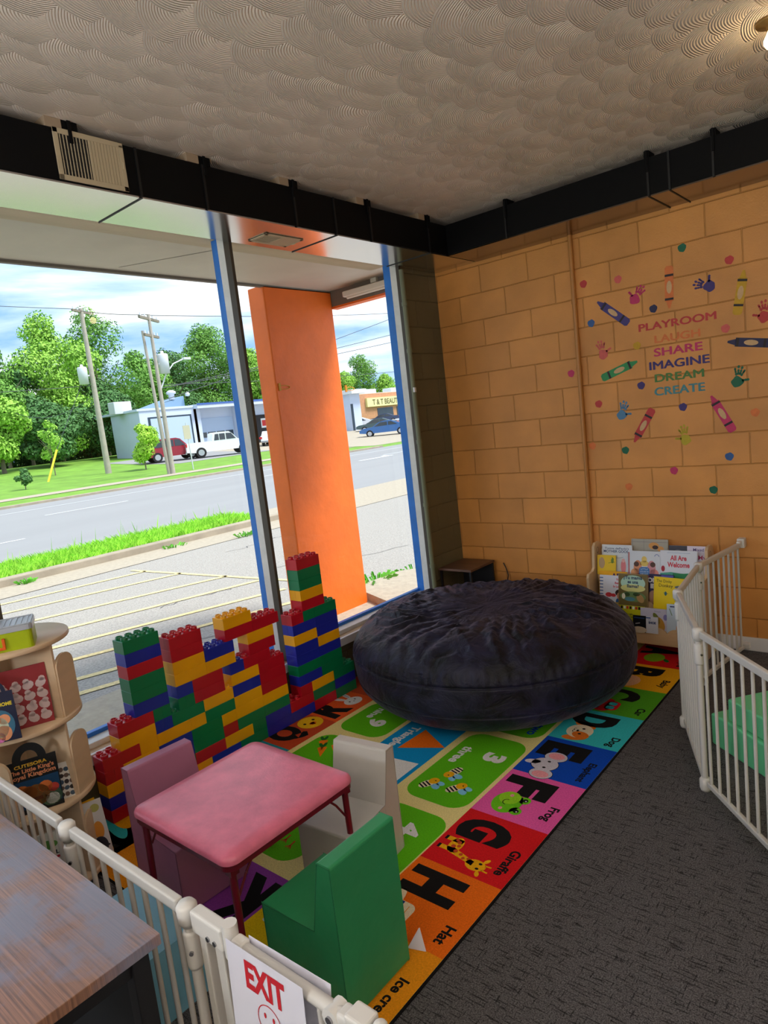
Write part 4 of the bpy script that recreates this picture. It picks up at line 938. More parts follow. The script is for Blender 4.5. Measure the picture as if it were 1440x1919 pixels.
def gate_joint(parent,p,H_=.74,zb=.045):
    x,y=p; b=MB().mat('gate_plastic'); b.lathe([(0,H_+.006),(.018,H_+.004),(.024,H_-.004),(.024,H_-.04),(.017,H_-.045),(.017,H_-.052),(.0,H_-.052)],(x,y,0),18); b.lathe([(0,H_-.065),(.0165,H_-.065),(.0185,H_-.072),(.0185,H_-.15),(.016,H_-.158),(0,H_-.158)],(x,y,0),18)
    j=b.build('hinge',parent); MB().mat('gate_plastic').lathe([(0,.0),(.02,.0),(.024,.012),(.024,.05),(.017,.06),(0,.06)],(x,y,0),18).build('foot',parent)
    MB().mat('gate_cream').cyl((x,y,.06),(x,y,H_-.05),.0125,n=14,caps=False).build('post',parent)
    MB().mat('screw').cyl((x+.012,y-.012,H_-.11),(x+.0165,y-.0165,H_-.11),.005).build('screw',j)
r=thing('play_gate','cream metal play gate standing zigzag by the bookshelf and fixed to the ochre wall','gate',(0,0,0))
Nn=[(2.178,-.05),(2.085,-.66),(2.14,-1.235),(2.383,-1.78),(2.78,-2.22),(3.25,-2.5)]
for a_,b__ in zip(Nn[:-1],Nn[1:]): gate_panel(r,a_,b__,n_=8)
for p in Nn[1:-1]: gate_joint(r,p)
MB().mat('gate_plastic').box(2.155,2.20,-.06,-.002,.70,.76).box(2.16,2.185,-.10,-.05,.715,.75).box(2.15,2.205,-.05,-.002,.02,.06).build('wall_bracket',r,bevel=.006)
r=thing('safety_gate','cream metal safety gate across the bottom of the photo with a swinging door','gate',(0,0,0))
gy=-3.99
gate_panel(r,(.62,gy),(1.27,gy),n_=9); gate_panel(r,(1.30,gy),(1.875,gy),n_=8,inset=.02); gate_joint(r,(1.285,gy)); gate_joint(r,(1.885,gy))
# door section
b=MB().mat('gate_plastic').box(1.92,2.035,gy-.016,gy+.016,.695,.748); b.cyl((2.05,gy,.69),(2.05,gy,.765),.017); b.box(2.065,2.10,gy-.014,gy+.014,.70,.742); hb=b.build('hinge_block',r,bevel=.006,seg=3)
for xx in (1.985,2.01): MB().mat('screw').cyl((xx,gy-.0165,.708),(xx,gy-.0195,.708),.006).build('screw',hb)
MB().mat('gate_cream').box(1.94,1.965,gy-.012,gy+.012,.03,.70).build('post',r,bevel=.003)
MB().mat('gate_cream').box(2.0,2.03,gy-.013,gy+.013,.03,.70).build('post',r,bevel=.003)
b=MB().mat('gate_cream').cyl((2.07,gy,.725),(2.44,gy,.725),.0135); dr=b.build('door',r); MB().mat('gate_cream').cyl((2.06,gy,.06),(2.40,gy,.06),.011).build('bottom_rail',dr)
for xx in (2.075,2.135,2.195,2.255,2.315): MB().mat('gate_cream').cyl((xx,gy,.06),(xx,gy,.72),.0068,n=12,caps=False).build('bar',dr)
MB().mat('gate_cream').box(2.345,2.372,gy-.011,gy+.011,.06,.72).build('bar',dr,bevel=.003)
b=MB().mat('gate_plastic').box(2.375,2.50,gy-.017,gy+.017,.675,.742).box(2.40,2.45,gy-.021,gy+.021,.69,.756); b.M=Matrix.Translation((2.47,gy,.75)); b.lathe([(0,.014),(.012,.012),(.015,0),(0,0)],n=16); b.M=Matrix.Identity(4); b.cyl((2.36,gy-.018,.72),(2.36,gy+.018,.72),.020); lt=b.build('latch',r,bevel=.006,seg=3)
MB().mat('screw').cyl((2.36,gy-.018,.72),(2.36,gy-.022,.72),.008).build('screw',lt)
b=MB().mat('gate_plastic'); b.lathe([(0,.765),(.02,.762),(.028,.745),(.028,.71),(.02,.695),(0,.695)],(2.575,gy,0),20); b.box(2.505,2.57,gy-.014,gy+.014,.70,.752); b.build('hinge',r,bevel=.005)
MB().mat('gate_cream').box(2.56,2.59,gy-.012,gy+.012,.0,.70).build('post',r,bevel=.003)
MB().mat('gate_cream').box(2.42,2.45,gy-.012,gy+.012,.0,.68).build('post',r,bevel=.003)
# exit paper
mat('paper_white',S(222,222,236),.6); mat('ink_red',S(200,30,44),.6)
M_=frame((2.060,gy-.020,.748),(1,.0,.02),(0,.04,1))
def curved(b,w_,h_,bow=.008,n=10):
    vs=[];fs=[]
    for i in range(n+1):
        for j in (0,1): vs.append((w_*i/n,-h_*j,bow*math.sin(PI*i/n)))
    for i in range(n): fs.append((2*i,2*i+1,2*i+3,2*i+2))
    return b.add(vs,fs,True)
r=thing('exit_sign','white paper sign reading EXIT with a sad face hanging on the gate','sign',(0,0,0))
b=MB().mat('paper_white'); b.M=M_; b.prism([(0,-.21),(.236,-.215),(.236,0),(0,0)],-.0006,0); b.build('paper',r)
b=MB().mat('ink_red'); b.M=M_; b.text('EXIT',.120,-.082,.05,.0009,.04,width=.122,vh=.062); b.ring(.124,-.130,.036,.0022,.0009,32,ry=.036); b.ell(.111,-.119,.0035,.0062,.0009,12).ell(.137,-.119,.0035,.0062,.0009,12); b.ring(.124,-.153,.014,.0022,.0009,16,.45,PI-.45); b.build('lettering',r)
b=MB().mat('paper_white'); b.M=frame((2.09,gy+.017,.742),(1,.03,-.005),(0,.12,1)); b.prism([(0,-.20),(.235,-.20),(.235,0),(0,0)],-.0006,0); tag(b.build('paper_sheet'),'plain back sheet of paper hanging on the inner side of the gate rail','paper')
# ================================================================ ROTATING BOOK STAND
mat('birch',S(216,190,158),.42,var=(3,.06,(1,1,8)),spec=.45); mat('birch_edge',S(232,208,176),.5); mat('screw_dark',S(40,36,34),.5)
SX,SY,SR=.28,-3.725,.238
r=thing('rotating_book_stand','round wooden rotating book stand with shelves at the left edge by the window','book stand',(SX,SY,0))
for z in (.055,.40,.735,1.062):
    b=MB().mat('birch').lathe([(0,z-.0),(SR-.002,z),(SR,z-.003),(SR,z-.016),(SR-.002,z-.019),(0,z-.019)][::-1],n=64); b.build('shelf',r)
MB().mat('birch').lathe([(0,0),(.16,0),(.16,.036),(0,.036)][::-1],n=40).build('turntable_base',r)
def shelfpanel(z0,z1):
    # core: two crossing boards
    e1=Vector((.21,.085)); 
    for ang in (.445,.445+PI/2):
        d=Vector((math.cos(ang),math.sin(ang))); 
        b=MB().mat('birch'); b.M=Matrix.Rotation(ang,4,'Z'); b.box(-.222,.222,-.0065,.0065,z0,z1); b.build('divider',r,bevel=.002)
for z0,z1 in ((.055,.381),(.40,.716),(.735,1.043)): shelfpanel(z0,z1)
def flap(z0,ang,rad,tw,w_=.118,h_=.25):
    x,y=rad*math.cos(ang),rad*math.sin(ang)
    d=Vector((math.cos(ang+tw),math.sin(ang+tw),0))
    M_=frame((x,y,z0),(d.x,d.y,0),(0,0,1)); b=MB().mat('birch'); b.M=M_
    poly=[(0,0),(w_,0)]+[(w_/2+w_/2*math.cos(a),h_-w_*.42+w_*.42*math.sin(a)) for a in [PI*i/14 for i in range(15)]]
    b.prism(poly,-.006,.006); b.build('flap',r,bevel=.002)
for z0 in (.055,.40,.735):
    for q in range(4):
        flap(z0,.445+q*PI/2,.222,PI*.552)
# tote box on top
mat('lime_plastic',S(168,190,18),.4,spec=.4); mat('lid_grey',S(176,184,196),.32,spec=.5); mat('orange_plastic',S(226,96,28),.4)
r=thing('storage_case','lime green plastic case with grey ribbed lid and orange handle on the round stand','storage box',(.375,-3.80,1.0625),1.12)
W_,D_=.30,.155
b=MB().mat('lime_plastic').prism(rr(-W_/2,W_/2,-D_/2,D_/2,.018,4),0,.072); b.build('box',r,bevel=.003)
b=MB().mat('lid_grey').prism(rr(-W_/2-.004,W_/2+.004,-D_/2-.004,D_/2+.004,.02,4),.072,.092); 
for i in range(14): x=-W_/2+.02+(W_-.04)*i/13; b.box(x-.0055,x+.0055,-D_/2+.014,D_/2-.014,.092,.0945)
b.box(-W_/2,W_/2,-D_/2,-D_/2+.006,.092,.0965).box(-W_/2,W_/2,D_/2-.006,D_/2,.092,.0965).box(W_/2-.006,W_/2,-D_/2,D_/2,.092,.0965).box(-W_/2,-W_/2+.006,-D_/2,D_/2,.092,.0965)
b.build('lid',r,bevel=.0015)
MB().mat('orange_plastic').box(-.055,-.045,-D_/2-.012,-D_/2,.018,.055).box(.045,.055,-D_/2-.012,-D_/2,.018,.055).box(-.055,.055,-D_/2-.014,-D_/2-.006,.012,.022).build('handle',r,bevel=.002)

# ================================================================ BOOKS
mat('page_white',S(236,232,222),.7)
BKC={}
def bm(rgb): 
    k='cover_%d_%d_%d'%rgb; 
    return k if k in MT else mat(k,S(*rgb),.38,spec=.4).name
def book(name,label,cat,M_,w_,h_,t_,rgb,draw=None,group=None,pages=True,rot=0):
    r=thing(name,label,cat,(0,0,0),group=group); r.matrix_world=M_
    b=MB().mat(MT[bm(rgb)]) 
    if pages:
        b.box(0,w_,0,h_,-.0015,0).box(0,w_,0,h_,-t_,-t_+.0015).box(0,.0015,0,h_,-t_,0)
        b.build('cover',r)
        MB().mat('page_white').box(.0015,w_-.003,.003,h_-.003,-t_+.0015,-.0015).build('pages',r)
    else: b.box(0,w_,0,h_,-t_,0).build('sheet',r)
    if draw:
        b=MB(); draw(b,w_,h_); b.build('cover_print',r)
    return r
def P(b,rgb): return b.mat(MT[bm(rgb)])
def tiltN(x,y,z,lean=.22,roll=0): # faces -y, leaning back
    return frame((x,y,z),(1,0,0),(0,lean,1))@Matrix.Rotation(roll,4,'Z')
z1,z2,z3,z4=.0005,.0009,.0013,.0017
# ---- wall bookshelf
mat('ply',S(214,184,146),.5,var=(4,.05,(1,1,6)))
r=thing('display_bookshelf','low birch plywood children bookshelf with scalloped fronts against the ochre wall','bookshelf',(0,0,0))
def side(x):
    b=MB().mat('ply'); b.M=frame((x,0,0),(0,-1,0),(0,0,1))
    poly=[(.03,0),(.40,0),(.40,.22),(.385,.245),(.30,.27),(.30,.50),(.285,.525),(.215,.53),(.19,.55),(.17,.70),(.145,.722),(.08,.722),(.05,.70),(.03,.66)]
    b.prism(poly,-.009,.009); 
    o=b.build('side_panel',r,bevel=.003)
    b=MB().mat('bracket_tan'); b.M=frame((x,0,0),(0,-1,0),(0,0,1)); 
    # carry slot
    b.ring(.115,.665,.020,.006,.0092,20).ring(.115,.665,.020,.006,-.0092,20); b.build('carry_slot',r)
side(1.243); side(2.0)
def lip(y,z0,z1_,amp=.03):
    b=MB().mat('ply'); b.M=frame((1.25,y,0),(1,0,0),(0,0,1)); W_=.742; n=7; poly=[(0,z0),(W_,z0)]
    pts=[]
    for i in range(n*12+1):
        u=i/(n*12); f=(u*n)%1; pts.append((W_*u,z1_-amp+amp*math.sin(PI*min(1,max(0,f)))**.7))
    poly=poly+pts[::-1]; b.prism(poly,-.006,.006); b.build('scalloped_front',r,bevel=.0015)
lip(-.335,.09,.20); lip(-.235,.25,.352); lip(-.135,.43,.52)
MB().mat('ply').box(1.25,1.992,-.33,-.05,.08,.09).build('bottom_board',r)
for y_,z_ in ((-.18,.25),(-.09,.43)):
    MB().mat('ply').box(1.25,1.992,y_-.05,y_+.06,z_-.006,z_+.004).build('ledge',r)
MB().mat('ply').box(1.253,1.99,-.055,-.045,.09,.66).build('back_board',r)
GA,GB,GC='books in the top row of the display shelf','books in the middle row of the display shelf','books in the bottom row of the display shelf'
def d(b,w,h):
    P(b,(40,70,120)).text("Tomie dePaola's",w/2,h-.032,.014,z1,.01,width=w*.8); b.text('MOTHER GOOSE',w/2,h-.055,.018,z1,.02,width=w*.88); P(b,(232,140,150)).ell(w*.72,h*.34,.018,.05,z1); P(b,(240,190,190)).ell(w*.72,h*.52,.012,.014,z2); P(b,(60,150,170)).ell(w*.93,h*.42,.012,.016,z1); P(b,(90,110,150)).ring(w*.5,h-.08,.05,.002,z1,20,PI*1.1,PI*1.9,ry=.012)
book('picture_book','white picture book titled Mother Goose at the left of the top row','book',tiltN(1.285,-.145,.48,.16),.215,.228,.012,(222,230,240),d,GA)
def d(b,w,h): P(b,(120,120,128)).line([(.008,.0),(.008,h)],.002,z1).line([(0,h-.02),(w,h-.02)],.002,z1).line([(w*.35,.0),(w*.35,h)],.0015,z1); P(b,(222,160,90)).ell(w*.62,h-.045,.035,.024,z1).ell(w*.8,h-.065,.022,.018,z1); P(b,(60,40,36)).ell(w*.66,h-.055,.02,.014,z2)
book('picture_book','tall grey picture book with a small orange animal, tallest in the top row','book',tiltN(1.482,-.10,.47,.13),.25,.275,.010,(176,172,160),d,GA)
def d(b,w,h):
    P(b,(62,120,190)).rrect(w*.34,w*.66,h*.08,h*.42,.02,z3); P(b,(190,215,240)).text('LITTLE',w/2,h*.32,.010,z4,.02,width=w*.22).text('HOUSE IN',w/2,h*.23,.010,z4,.02,width=w*.26).text('THE EAST',w/2,h*.14,.012,z4,.02,width=w*.25)
    for x,y,rx,ry,c in ((.5,.70,.018,.022,(236,205,110)),(.5,.55,.03,.02,(236,205,110)),(.30,.40,.028,.05,(226,150,110)),(.72,.40,.028,.05,(216,150,160)),(.22,.2,.03,.03,(232,170,120)),(.8,.2,.03,.03,(236,150,140)),(.26,.52,.018,.018,(90,60,50)),(.76,.52,.018,.018,(90,60,50)),(.38,.12,.02,.02,(220,120,120)),(.62,.10,.02,.02,(220,120,150))): P(b,c).ell(w*x,h*y,rx,ry,z2 if c[0]>100 else z3,14)
    P(b,(110,130,190)).ring(w*.88,h*.82,.014,.004,z1,14,0,PI); P(b,(190,90,90)).line([(.006,.01),(.006,h-.01)],.008,z1)
book('picture_book','white picture book with a blue centre panel and children, middle of the top row','book',tiltN(1.485,-.175,.49,.16),.222,.188,.012,(222,228,240),d,GA)
def d(b,w,h):
    P(b,(216,40,70)).text('All Are',w*.5,h*.66,.033,z1,.03,width=w*.44).text('Welcome',w*.5,h*.42,.034,z1,.03,width=w*.60)
    P(b,(80,170,150)).flat([(0,0),(w,0),(w,h*.26),(w*.6,h*.20),(w*.3,h*.24),(0,h*.19)],z1); P(b,(180,40,60)).ell(w*.08,h*.35,.012,.02,z2); P(b,(70,140,190)).line([(w*.84,h*.22),(w*.92,h*.42)],.014,z2); P(b,(120,150,200)).line([(w*.2,h*.92),(w*.82,h*.92)],.002,z1)
book('picture_book','white picture book titled All Are Welcome at the right of the top row','book',tiltN(1.703,-.175,.50,.16),.235,.190,.012,(228,232,246),d,GA)
def d(b,w,h): P(b,(60,60,74)).flat([(0,h*.6),(w*.5,h*.6),(w*.5,h),(0,h)],z1); P(b,(130,130,140)).ell(w*.25,h*.8,.03,.02,z2); P(b,(80,60,120)).text('Mixed',w*.8,h*.86,.02,z1,.01,width=w*.28); P(b,(190,60,110)).text('My',w*.90,h*.62,.03,z1,.01)
book('picture_book','white and dark picture book peeking out behind All Are Welcome','book',tiltN(1.745,-.13,.48,.16),.235,.233,.012,(224,216,236),d,GA)
def d(b,w,h): P(b,(190,160,120)).ell(w*.25,h*.6,.022,.04,z1); P(b,(110,140,50)).ell(w*.82,h*.72,.010,.018,z1).line([(w*.6,h*.6),(w*.95,h*.66)],.003,z1).line([(w*.8,h*.9),(w*.9,h*.8)],.006,z1)
book('small_book','small yellow book standing in front of Mother Goose in the top row','book',tiltN(1.263,-.175,.50,.16),.135,.140,.008,(236,200,40),d,GA)
def d(b,w,h): P(b,(70,30,90)).text('ABC',w*.7,h-.05,.036,z1,.05)
book('picture_book','yellow ABC book at the left end of the middle row','book',tiltN(1.285,-.225,.33,.16),.20,.205,.010,(240,178,20),d,GB)
def d(b,w,h):
    P(b,(90,120,180)); 
    for i in range(9): b.flat([(0,h*i/9),(.026,h*i/9),(.026,h*i/9+.008),(0,h*i/9+.008)],z1)
    P(b,(214,70,90)).text('The',w*.80,h*.84,.013,z1,.03).text('Bear',w*.78,h*.72,.015,z1,.03).text('Is Lost',w*.76,h*.60,.015,z1,.03)
    P(b,(60,40,36)).ell(w*.86,h*.42,.03,.024,z1); P(b,(220,160,130)).ell(w*.88,h*.32,.022,.026,z2); P(b,(60,110,180)).ell(w*.88,h*.12,.03,.03,z1); P(b,(210,60,70)).ell(w*.40,h*.34,.024,.016,z1).ell(w*.60,h*.33,.018,.012,z1); P(b,(236,190,60)).flat([(.026,0),(w,0),(w,h*.10),(.026,h*.10)],z1)
book('picture_book','white book with a child face and red lettering, left in the middle row','book',tiltN(1.303,-.262,.31,.16),.165,.205,.010,(224,228,242),d,GB)
def d(b,w,h):
    P(b,(120,104,60)).flat([(.004,.004),(w-.004,.004),(w-.004,h-.004),(.004,h-.004)],z1); P(b,(176,214,196)).ell(w*.5,h*.72,w*.42,h*.24,z2); P(b,(214,214,140)).ell(w*.5,h*.56,w*.42,h*.12,z2+.0001); P(b,(30,60,100)).text('¿Tu mamá',w*.5,h*.84,.022,z3,.03,width=w*.64).text('es una',w*.5,h*.71,.022,z3,.03,width=w*.36).text('llama?',w*.5,h*.58,.022,z3,.03,width=w*.40)
    P(b,(110,140,90)).ell(w*.5,h*.3,w*.44,h*.16,z2+.0001); P(b,(90,150,170)).ell(w*.4,h*.22,.035,.014,z3); P(b,(186,150,100)).ell(w*.75,h*.26,.022,.032,z3,rot=.6); P(b,(60,84,50)).ell(w*.3,h*.36,.02,.014,z3).ell(w*.62,h*.38,.024,.012,z3); P(b,(240,235,215)).ell(w*.18,h*.30,.012,.02,z4)
book('picture_book','llama picture book with teal and brown jungle cover, second in the middle row','book',tiltN(1.442,-.272,.315,.16),.20,.222,.010,(150,126,84),d,GB)
def d(b,w,h): P(b,(150,120,200)).text('MONSTERS',w*.4,h-.02,.010,z2,.01); P(b,(230,230,240)).text('ONE',w*.2,h-.055,.03,z2,.05).text('IB',w*.16,h-.095,.03,z2,.05); P(b,(180,140,120)).ell(w*.18,h*.28,.034,.045,z1); P(b,(90,90,190)).flat([(w*.5,h-.03),(w*.99,h-.03),(w*.99,h-.002),(w*.5,h-.002)],z1)
book('picture_book','dark navy book half hidden between llama book and yellow donkey book','book',tiltN(1.640,-.235,.32,.16),.16,.215,.010,(40,38,86),d,GB)
book('picture_book','green topped book edge behind the yellow donkey book in the middle row','book',tiltN(1.790,-.222,.32,.16),.18,.225,.010,(20,130,76),None,GB)
def d(b,w,h):
    P(b,(60,50,20)).text('The Dinky',w*.28,h*.84,.020,z1,.0,width=w*.42).text('Donkey',w*.33,h*.70,.022,z1,.0,width=w*.38)
    P(b,(90,100,110)).ell(w*.80,h*.25,.045,.05,z1).ell(w*.66,h*.74,.022,.008,z1,rot=.2).flat([(w*.76,h*.72),(w*.83,h*.70),(w*.78,h*.90)],z1); P(b,(60,110,120)).ell(w*.33,h*.50,.008,.014,z1).line([(w*.27,h*.52),(w*.40,h*.50)],.003,z1); P(b,(40,44,60)).ell(w*.9,h*.2,.02,.06,z2)
book('picture_book','bright yellow book titled The Dinky Donkey, right in the middle row','book',tiltN(1.678,-.272,.315,.16,-.03),.235,.215,.010,(244,214,16),d,GB)
book('picture_book','yellow book edge beside the gate post at the right end of the middle row','book',tiltN(1.895,-.235,.32,.16),.09,.20,.010,(238,186,40),None,GB)
def d(b,w,h):
    P(b,(214,70,60))
    for i in range(9): P(b,((214,60,60),(30,30,30),(240,240,240))[i%3]).flat([(w*i/9,h-.022),(w*(i+.7)/9,h-.022),(w*(i+.7)/9,h-.003),(w*i/9,h-.003)],z1)
    P(b,(40,60,40)).text('Freight',w*.45,h-.062,.012,z1,.01).text('Train',w*.5,h-.08,.012,z1,.01)
book('picture_book','yellow-green book with a striped top, left in the bottom row by the bean bag','book',tiltN(1.445,-.315,.17,.16),.18,.155,.010,(206,206,30),d,GC)
def d(b,w,h): P(b,(50,80,140)).line([(w*.1,h*.86),(w*.9,h*.86)],.006,z1); P(b,(214,200,180)).ell(w*.5,h*.15,.05,.022,z1); P(b,(190,190,200)).line([(w*.2,h*.5),(w*.55,h*.56)],.006,z1)
book('small_book','small black book with a pale shape in the bottom row','book',tiltN(1.562,-.352,.165,.14),.085,.112,.006,(24,26,34),d,GC)
def d(b,w,h): P(b,(30,60,130)).text('SHOE',w*.52,h*.58,.015,z1,.05,width=w*.62); P(b,(50,90,170)).flat([(0,h-.012),(w*.4,h-.012),(w*.4,h-.004),(0,h-.004)],z1).text('OLD',w*.3,h*.78,.007,z1,.01)
book('small_book','small white book with bold blue lettering in the bottom row','book',tiltN(1.648,-.350,.165,.14),.078,.110,.006,(216,222,240),d,GC)
def d(b,w,h): P(b,(110,120,180)).text('Pineapple',w*.55,h*.86,.008,z1,0); P(b,(200,150,60)).ell(w*.62,h*.34,.03,.05,z1,rot=.4); P(b,(110,120,50)).ell(w*.52,h*.58,.016,.04,z1,rot=.5); P(b,(140,140,210)).ell(w*.80,h*.65,.014,.02,z1)
book('picture_book','pale lilac book with a pineapple in the bottom row','book',tiltN(1.600,-.318,.17,.16),.205,.152,.010,(206,204,230),d,GC)
def d(b,w,h): P(b,(40,50,110)).flat([(w*.12,h*.90),(w*.34,h*.90),(w*.34,h*.94),(w*.12,h*.94)],z1); P(b,(60,120,120)).text('I L',w*.42,h*.66,.026,z1,.0).text('All',w*.45,h*.48,.026,z1,.0); P(b,(226,170,120)).ell(w*.5,h*.2,.026,.036,z1); P(b,(200,70,70)).ell(w*.62,h*.12,.016,.03,z2); P(b,(90,130,70)).line([(w*.1,h*.85),(w*.2,h*.62)],.004,z1)
book('picture_book','white and pale blue book at the right end of the bottom row','book',tiltN(1.776,-.330,.17,.16),.17,.195,.010,(196,214,236),d,GC)

# ---- books on the rotating stand
def standM(px,py,pz,ang,lean=0,roll=0):  # faces direction ang (radians, world)
    zx=Vector((math.cos(ang),math.sin(ang),0)); xa=Vector((-math.sin(ang),math.cos(ang),0)); upv=Vector((-zx.x*lean,-zx.y*lean,1)).normalized()
    return frame((px,py,pz),xa,upv)@Matrix.Rotation(roll,4,'Z')
FA=-.38
def d(b,w,h):
    random.seed(5)
    for i in range(4):
        for j in range(4):
            cx=w*(.14+.24*i); cy=h*(.13+.185*j); P(b,(206,186,190)).ell(cx,cy,.021,.017,z1,10,rot=random.uniform(-.6,.6)).ell(cx+random.uniform(-.008,.008),cy+.016,.012,.011,z1,8)
book('sticker_book','red sticker book with pale animal shapes on a shelf of the round stand','book',standM(.405,-3.835,.736,FA+.02,.10,.0),.185,.238,.006,(150,44,52),d,pages=False)
def d(b,w,h):
    P(b,(60,110,140)).ell(w*.5,h*.35,w*.4,h*.3,z1); P(b,(200,210,190)).ell(w*.45,h*.30,.03,.04,z2); P(b,(220,150,110)).ell(w*.55,h*.18,.025,.03,z2).ell(w*.62,h*.45,.02,.02,z2); P(b,(200,110,170)).ell(w*.38,h*.10,.02,.02,z2); P(b,(220,200,60)).text('SWEET HOME',w*.48,h*.72,.014,z2,.03,width=w*.9)
r_=book('activity_bag','dark blue activity pack reading SWEET HOME behind the left flap of the round stand','activity pack',standM(.485,-3.915,.745,FA-.15,.0,.02),.115,.19,.006,(34,40,66),d,pages=False)
b=MB().mat(MT[bm((34,40,66))]); b.ring(.058,.19,.030,.014,0,20,0,PI,ry=.042); b.build('handle',r_)
def d(b,w,h):
    P(b,(30,70,110)).flat([(.004,.02),(w-.004,.02),(w-.004,h*.62),(.004,h*.62)],z1); P(b,(220,180,60)).text('CUTESORA',w*.5,h*.87,.013,z2,.03,width=w*.62); P(b,(226,150,110)).text("The Little King's",w*.5,h*.77,.016,z2,.03,width=w*.86).text('Royal Kingdom',w*.5,h*.67,.017,z2,.03,width=w*.9)
    for x,y,rx,c in ((.25,.42,.03,(190,110,50)),(.38,.38,.03,(160,90,40)),(.7,.42,.026,(214,120,60)),(.85,.36,.02,(190,70,60)),(.5,.30,.05,(120,80,40)),(.78,.20,.04,(60,90,70)),(.80,.16,.026,(220,225,220))): P(b,c).ell(w*x,h*y,rx,rx*.9,z2,12)
    P(b,(90,50,30)).line([(w*.1,h*.24),(w*.62,h*.24)],.014,z3)
r_=book('activity_bag',"dark jungle activity pack reading CUTESORA The Little King's Royal Kingdom on the lower shelf",'activity pack',standM(.425,-3.865,.402,FA,.06,.0),.185,.215,.006,(28,30,32),d,pages=False)
b=MB().mat(MT[bm((28,30,32))]); b.ring(.092,.215,.045,.03,0,20,0,PI,ry=.05); b.build('handle',r_)
def d(b,w,h):
    random.seed(8)
    for i in range(3):
        for j in range(5): P(b,((60,50,50),(110,90,80),(70,90,110))[(i+j)%3]).ell(w*(.22+.28*i),h*(.12+.17*j),.009,.010,z1,9,rot=random.uniform(0,2))
book('sticker_sheet','white sheet of small dark stickers leaning beside the jungle pack','sticker sheet',standM(.455,-3.700,.402,FA+.1,.08,-.10),.068,.150,.0015,(222,220,216),d,pages=False)
def d(b,w,h): P(b,(90,150,70)).ell(w*.4,h*.8,.05,.02,z1); P(b,(40,50,60)).text('REAL LIFE',w*.5,h*.62,.016,z1,.03,width=w*.8); P(b,(190,40,60)).text('FORCES',w*.5,h*.44,.034,z1,.06,width=w*.86); P(b,(120,80,150)).ell(w*.7,h*.2,.03,.02,z1)
book('picture_book','pale book with large dark red lettering on the bottom shelf behind the gate bars','book',standM(.435,-3.865,.057,FA,.06),.20,.24,.012,(206,210,204),d)
def d(b,w,h):
    P(b,(200,40,60)).text('ICE',w*.3,h*.78,.02,z1,.02).text('10',w*.42,h*.56,.05,z1,.06).text('F',w*.36,h*.30,.06,z1,.06); P(b,(190,190,110)).ell(w*.78,h*.88,.018,.018,z1); P(b,(226,150,60)).ell(w*.75,h*.5,.02,.04,z1); P(b,(60,60,70)).ell(w*.7,h*.24,.03,.04,z2).line([(w*.5,h*.4),(w*.95,h*.2)],.008,z2)
book('picture_book','white book with red numerals in the bottom flap of the round stand','book',frame((.425,-3.655,.06),(.30,.66,0),(-.02,0,1))@Matrix.Rotation(.06,4,'Z'),.135,.265,.008,(226,224,222),d)
book('picture_book','yellow book behind the white book in the bottom of the round stand','book',frame((.405,-3.635,.06),(.30,.66,0),(.05,.0,1))@Matrix.Rotation(.16,4,'Z'),.125,.262,.008,(238,186,30),None)

# ================================================================ SIDE TABLE, MAT, ETC
r=thing('side_table','small dark wooden side table with black legs in the corner behind the bean bag','side table',(.185,-.225,0))
mat('dark_wood',S(96,66,52),.4,var=(3,.3,(1,12,1)))
MB().mat('dark_wood').box(-.155,.155,-.185,.175,.512,.53).build('tabletop',r,bevel=.002)
for x_ in (-.14,.14):
    for y_ in (-.17,.16): MB().mat('black_metal').box(x_-.008,x_+.008,y_-.008,y_+.008,0,.512).build('leg',r)
MB().mat('black_panel').box(-.14,.14,.150,.154,.2,.5).build('rear_panel',r)
tag(MB().mat('black_metal').tube([(.40,-.015,.50),(.42,-.015,.46),(.44,-.02,.40),(.43,-.03,.34),(.41,-.04,.30),(.41,-.05,.01)],.004,6).build('black_cable'),'black cable hanging down the wall behind the side table','cable')
# green soft play block behind the gate
mat('mat_green',S(104,206,150),.45,bump=(9,.004)); mat('mat_lime',S(150,180,20),.5)
r=thing('soft_play_step','mint green vinyl soft play step block with a yellow-green end behind the gate','soft play block',(0,0,0))
b=MB().mat('mat_green'); M_=frame((2.30,-1.35,0),(.78,-.62,0),(.62,.78,0)); b.M=M_; b.box(0,.46,0,.9,0,.16).build('lower_block',r,bevel=.01,seg=3)
b=MB().mat('mat_green'); b.M=M_; b.box(.10,.46,.02,.9,.16,.27).build('upper_block',r,bevel=.01,seg=3)
b=MB().mat('mat_lime'); b.M=M_; b.box(.465,1.2,0,.9,0,.27).build('end_block',r,bevel=.01,seg=3)
# paper scrap beside green chair
b=MB().mat('paper_white'); b.add([(1.815,-3.205,.010),(1.875,-3.185,.010),(1.845,-3.17,.075)],[(0,1,2)]).add([(1.817,-3.203,.010),(1.847,-3.168,.075),(1.877,-3.183,.010)],[(0,1,2)]); tag(b.build('folded_paper'),'pale folded scrap of paper standing on the rug by the green chair','paper')

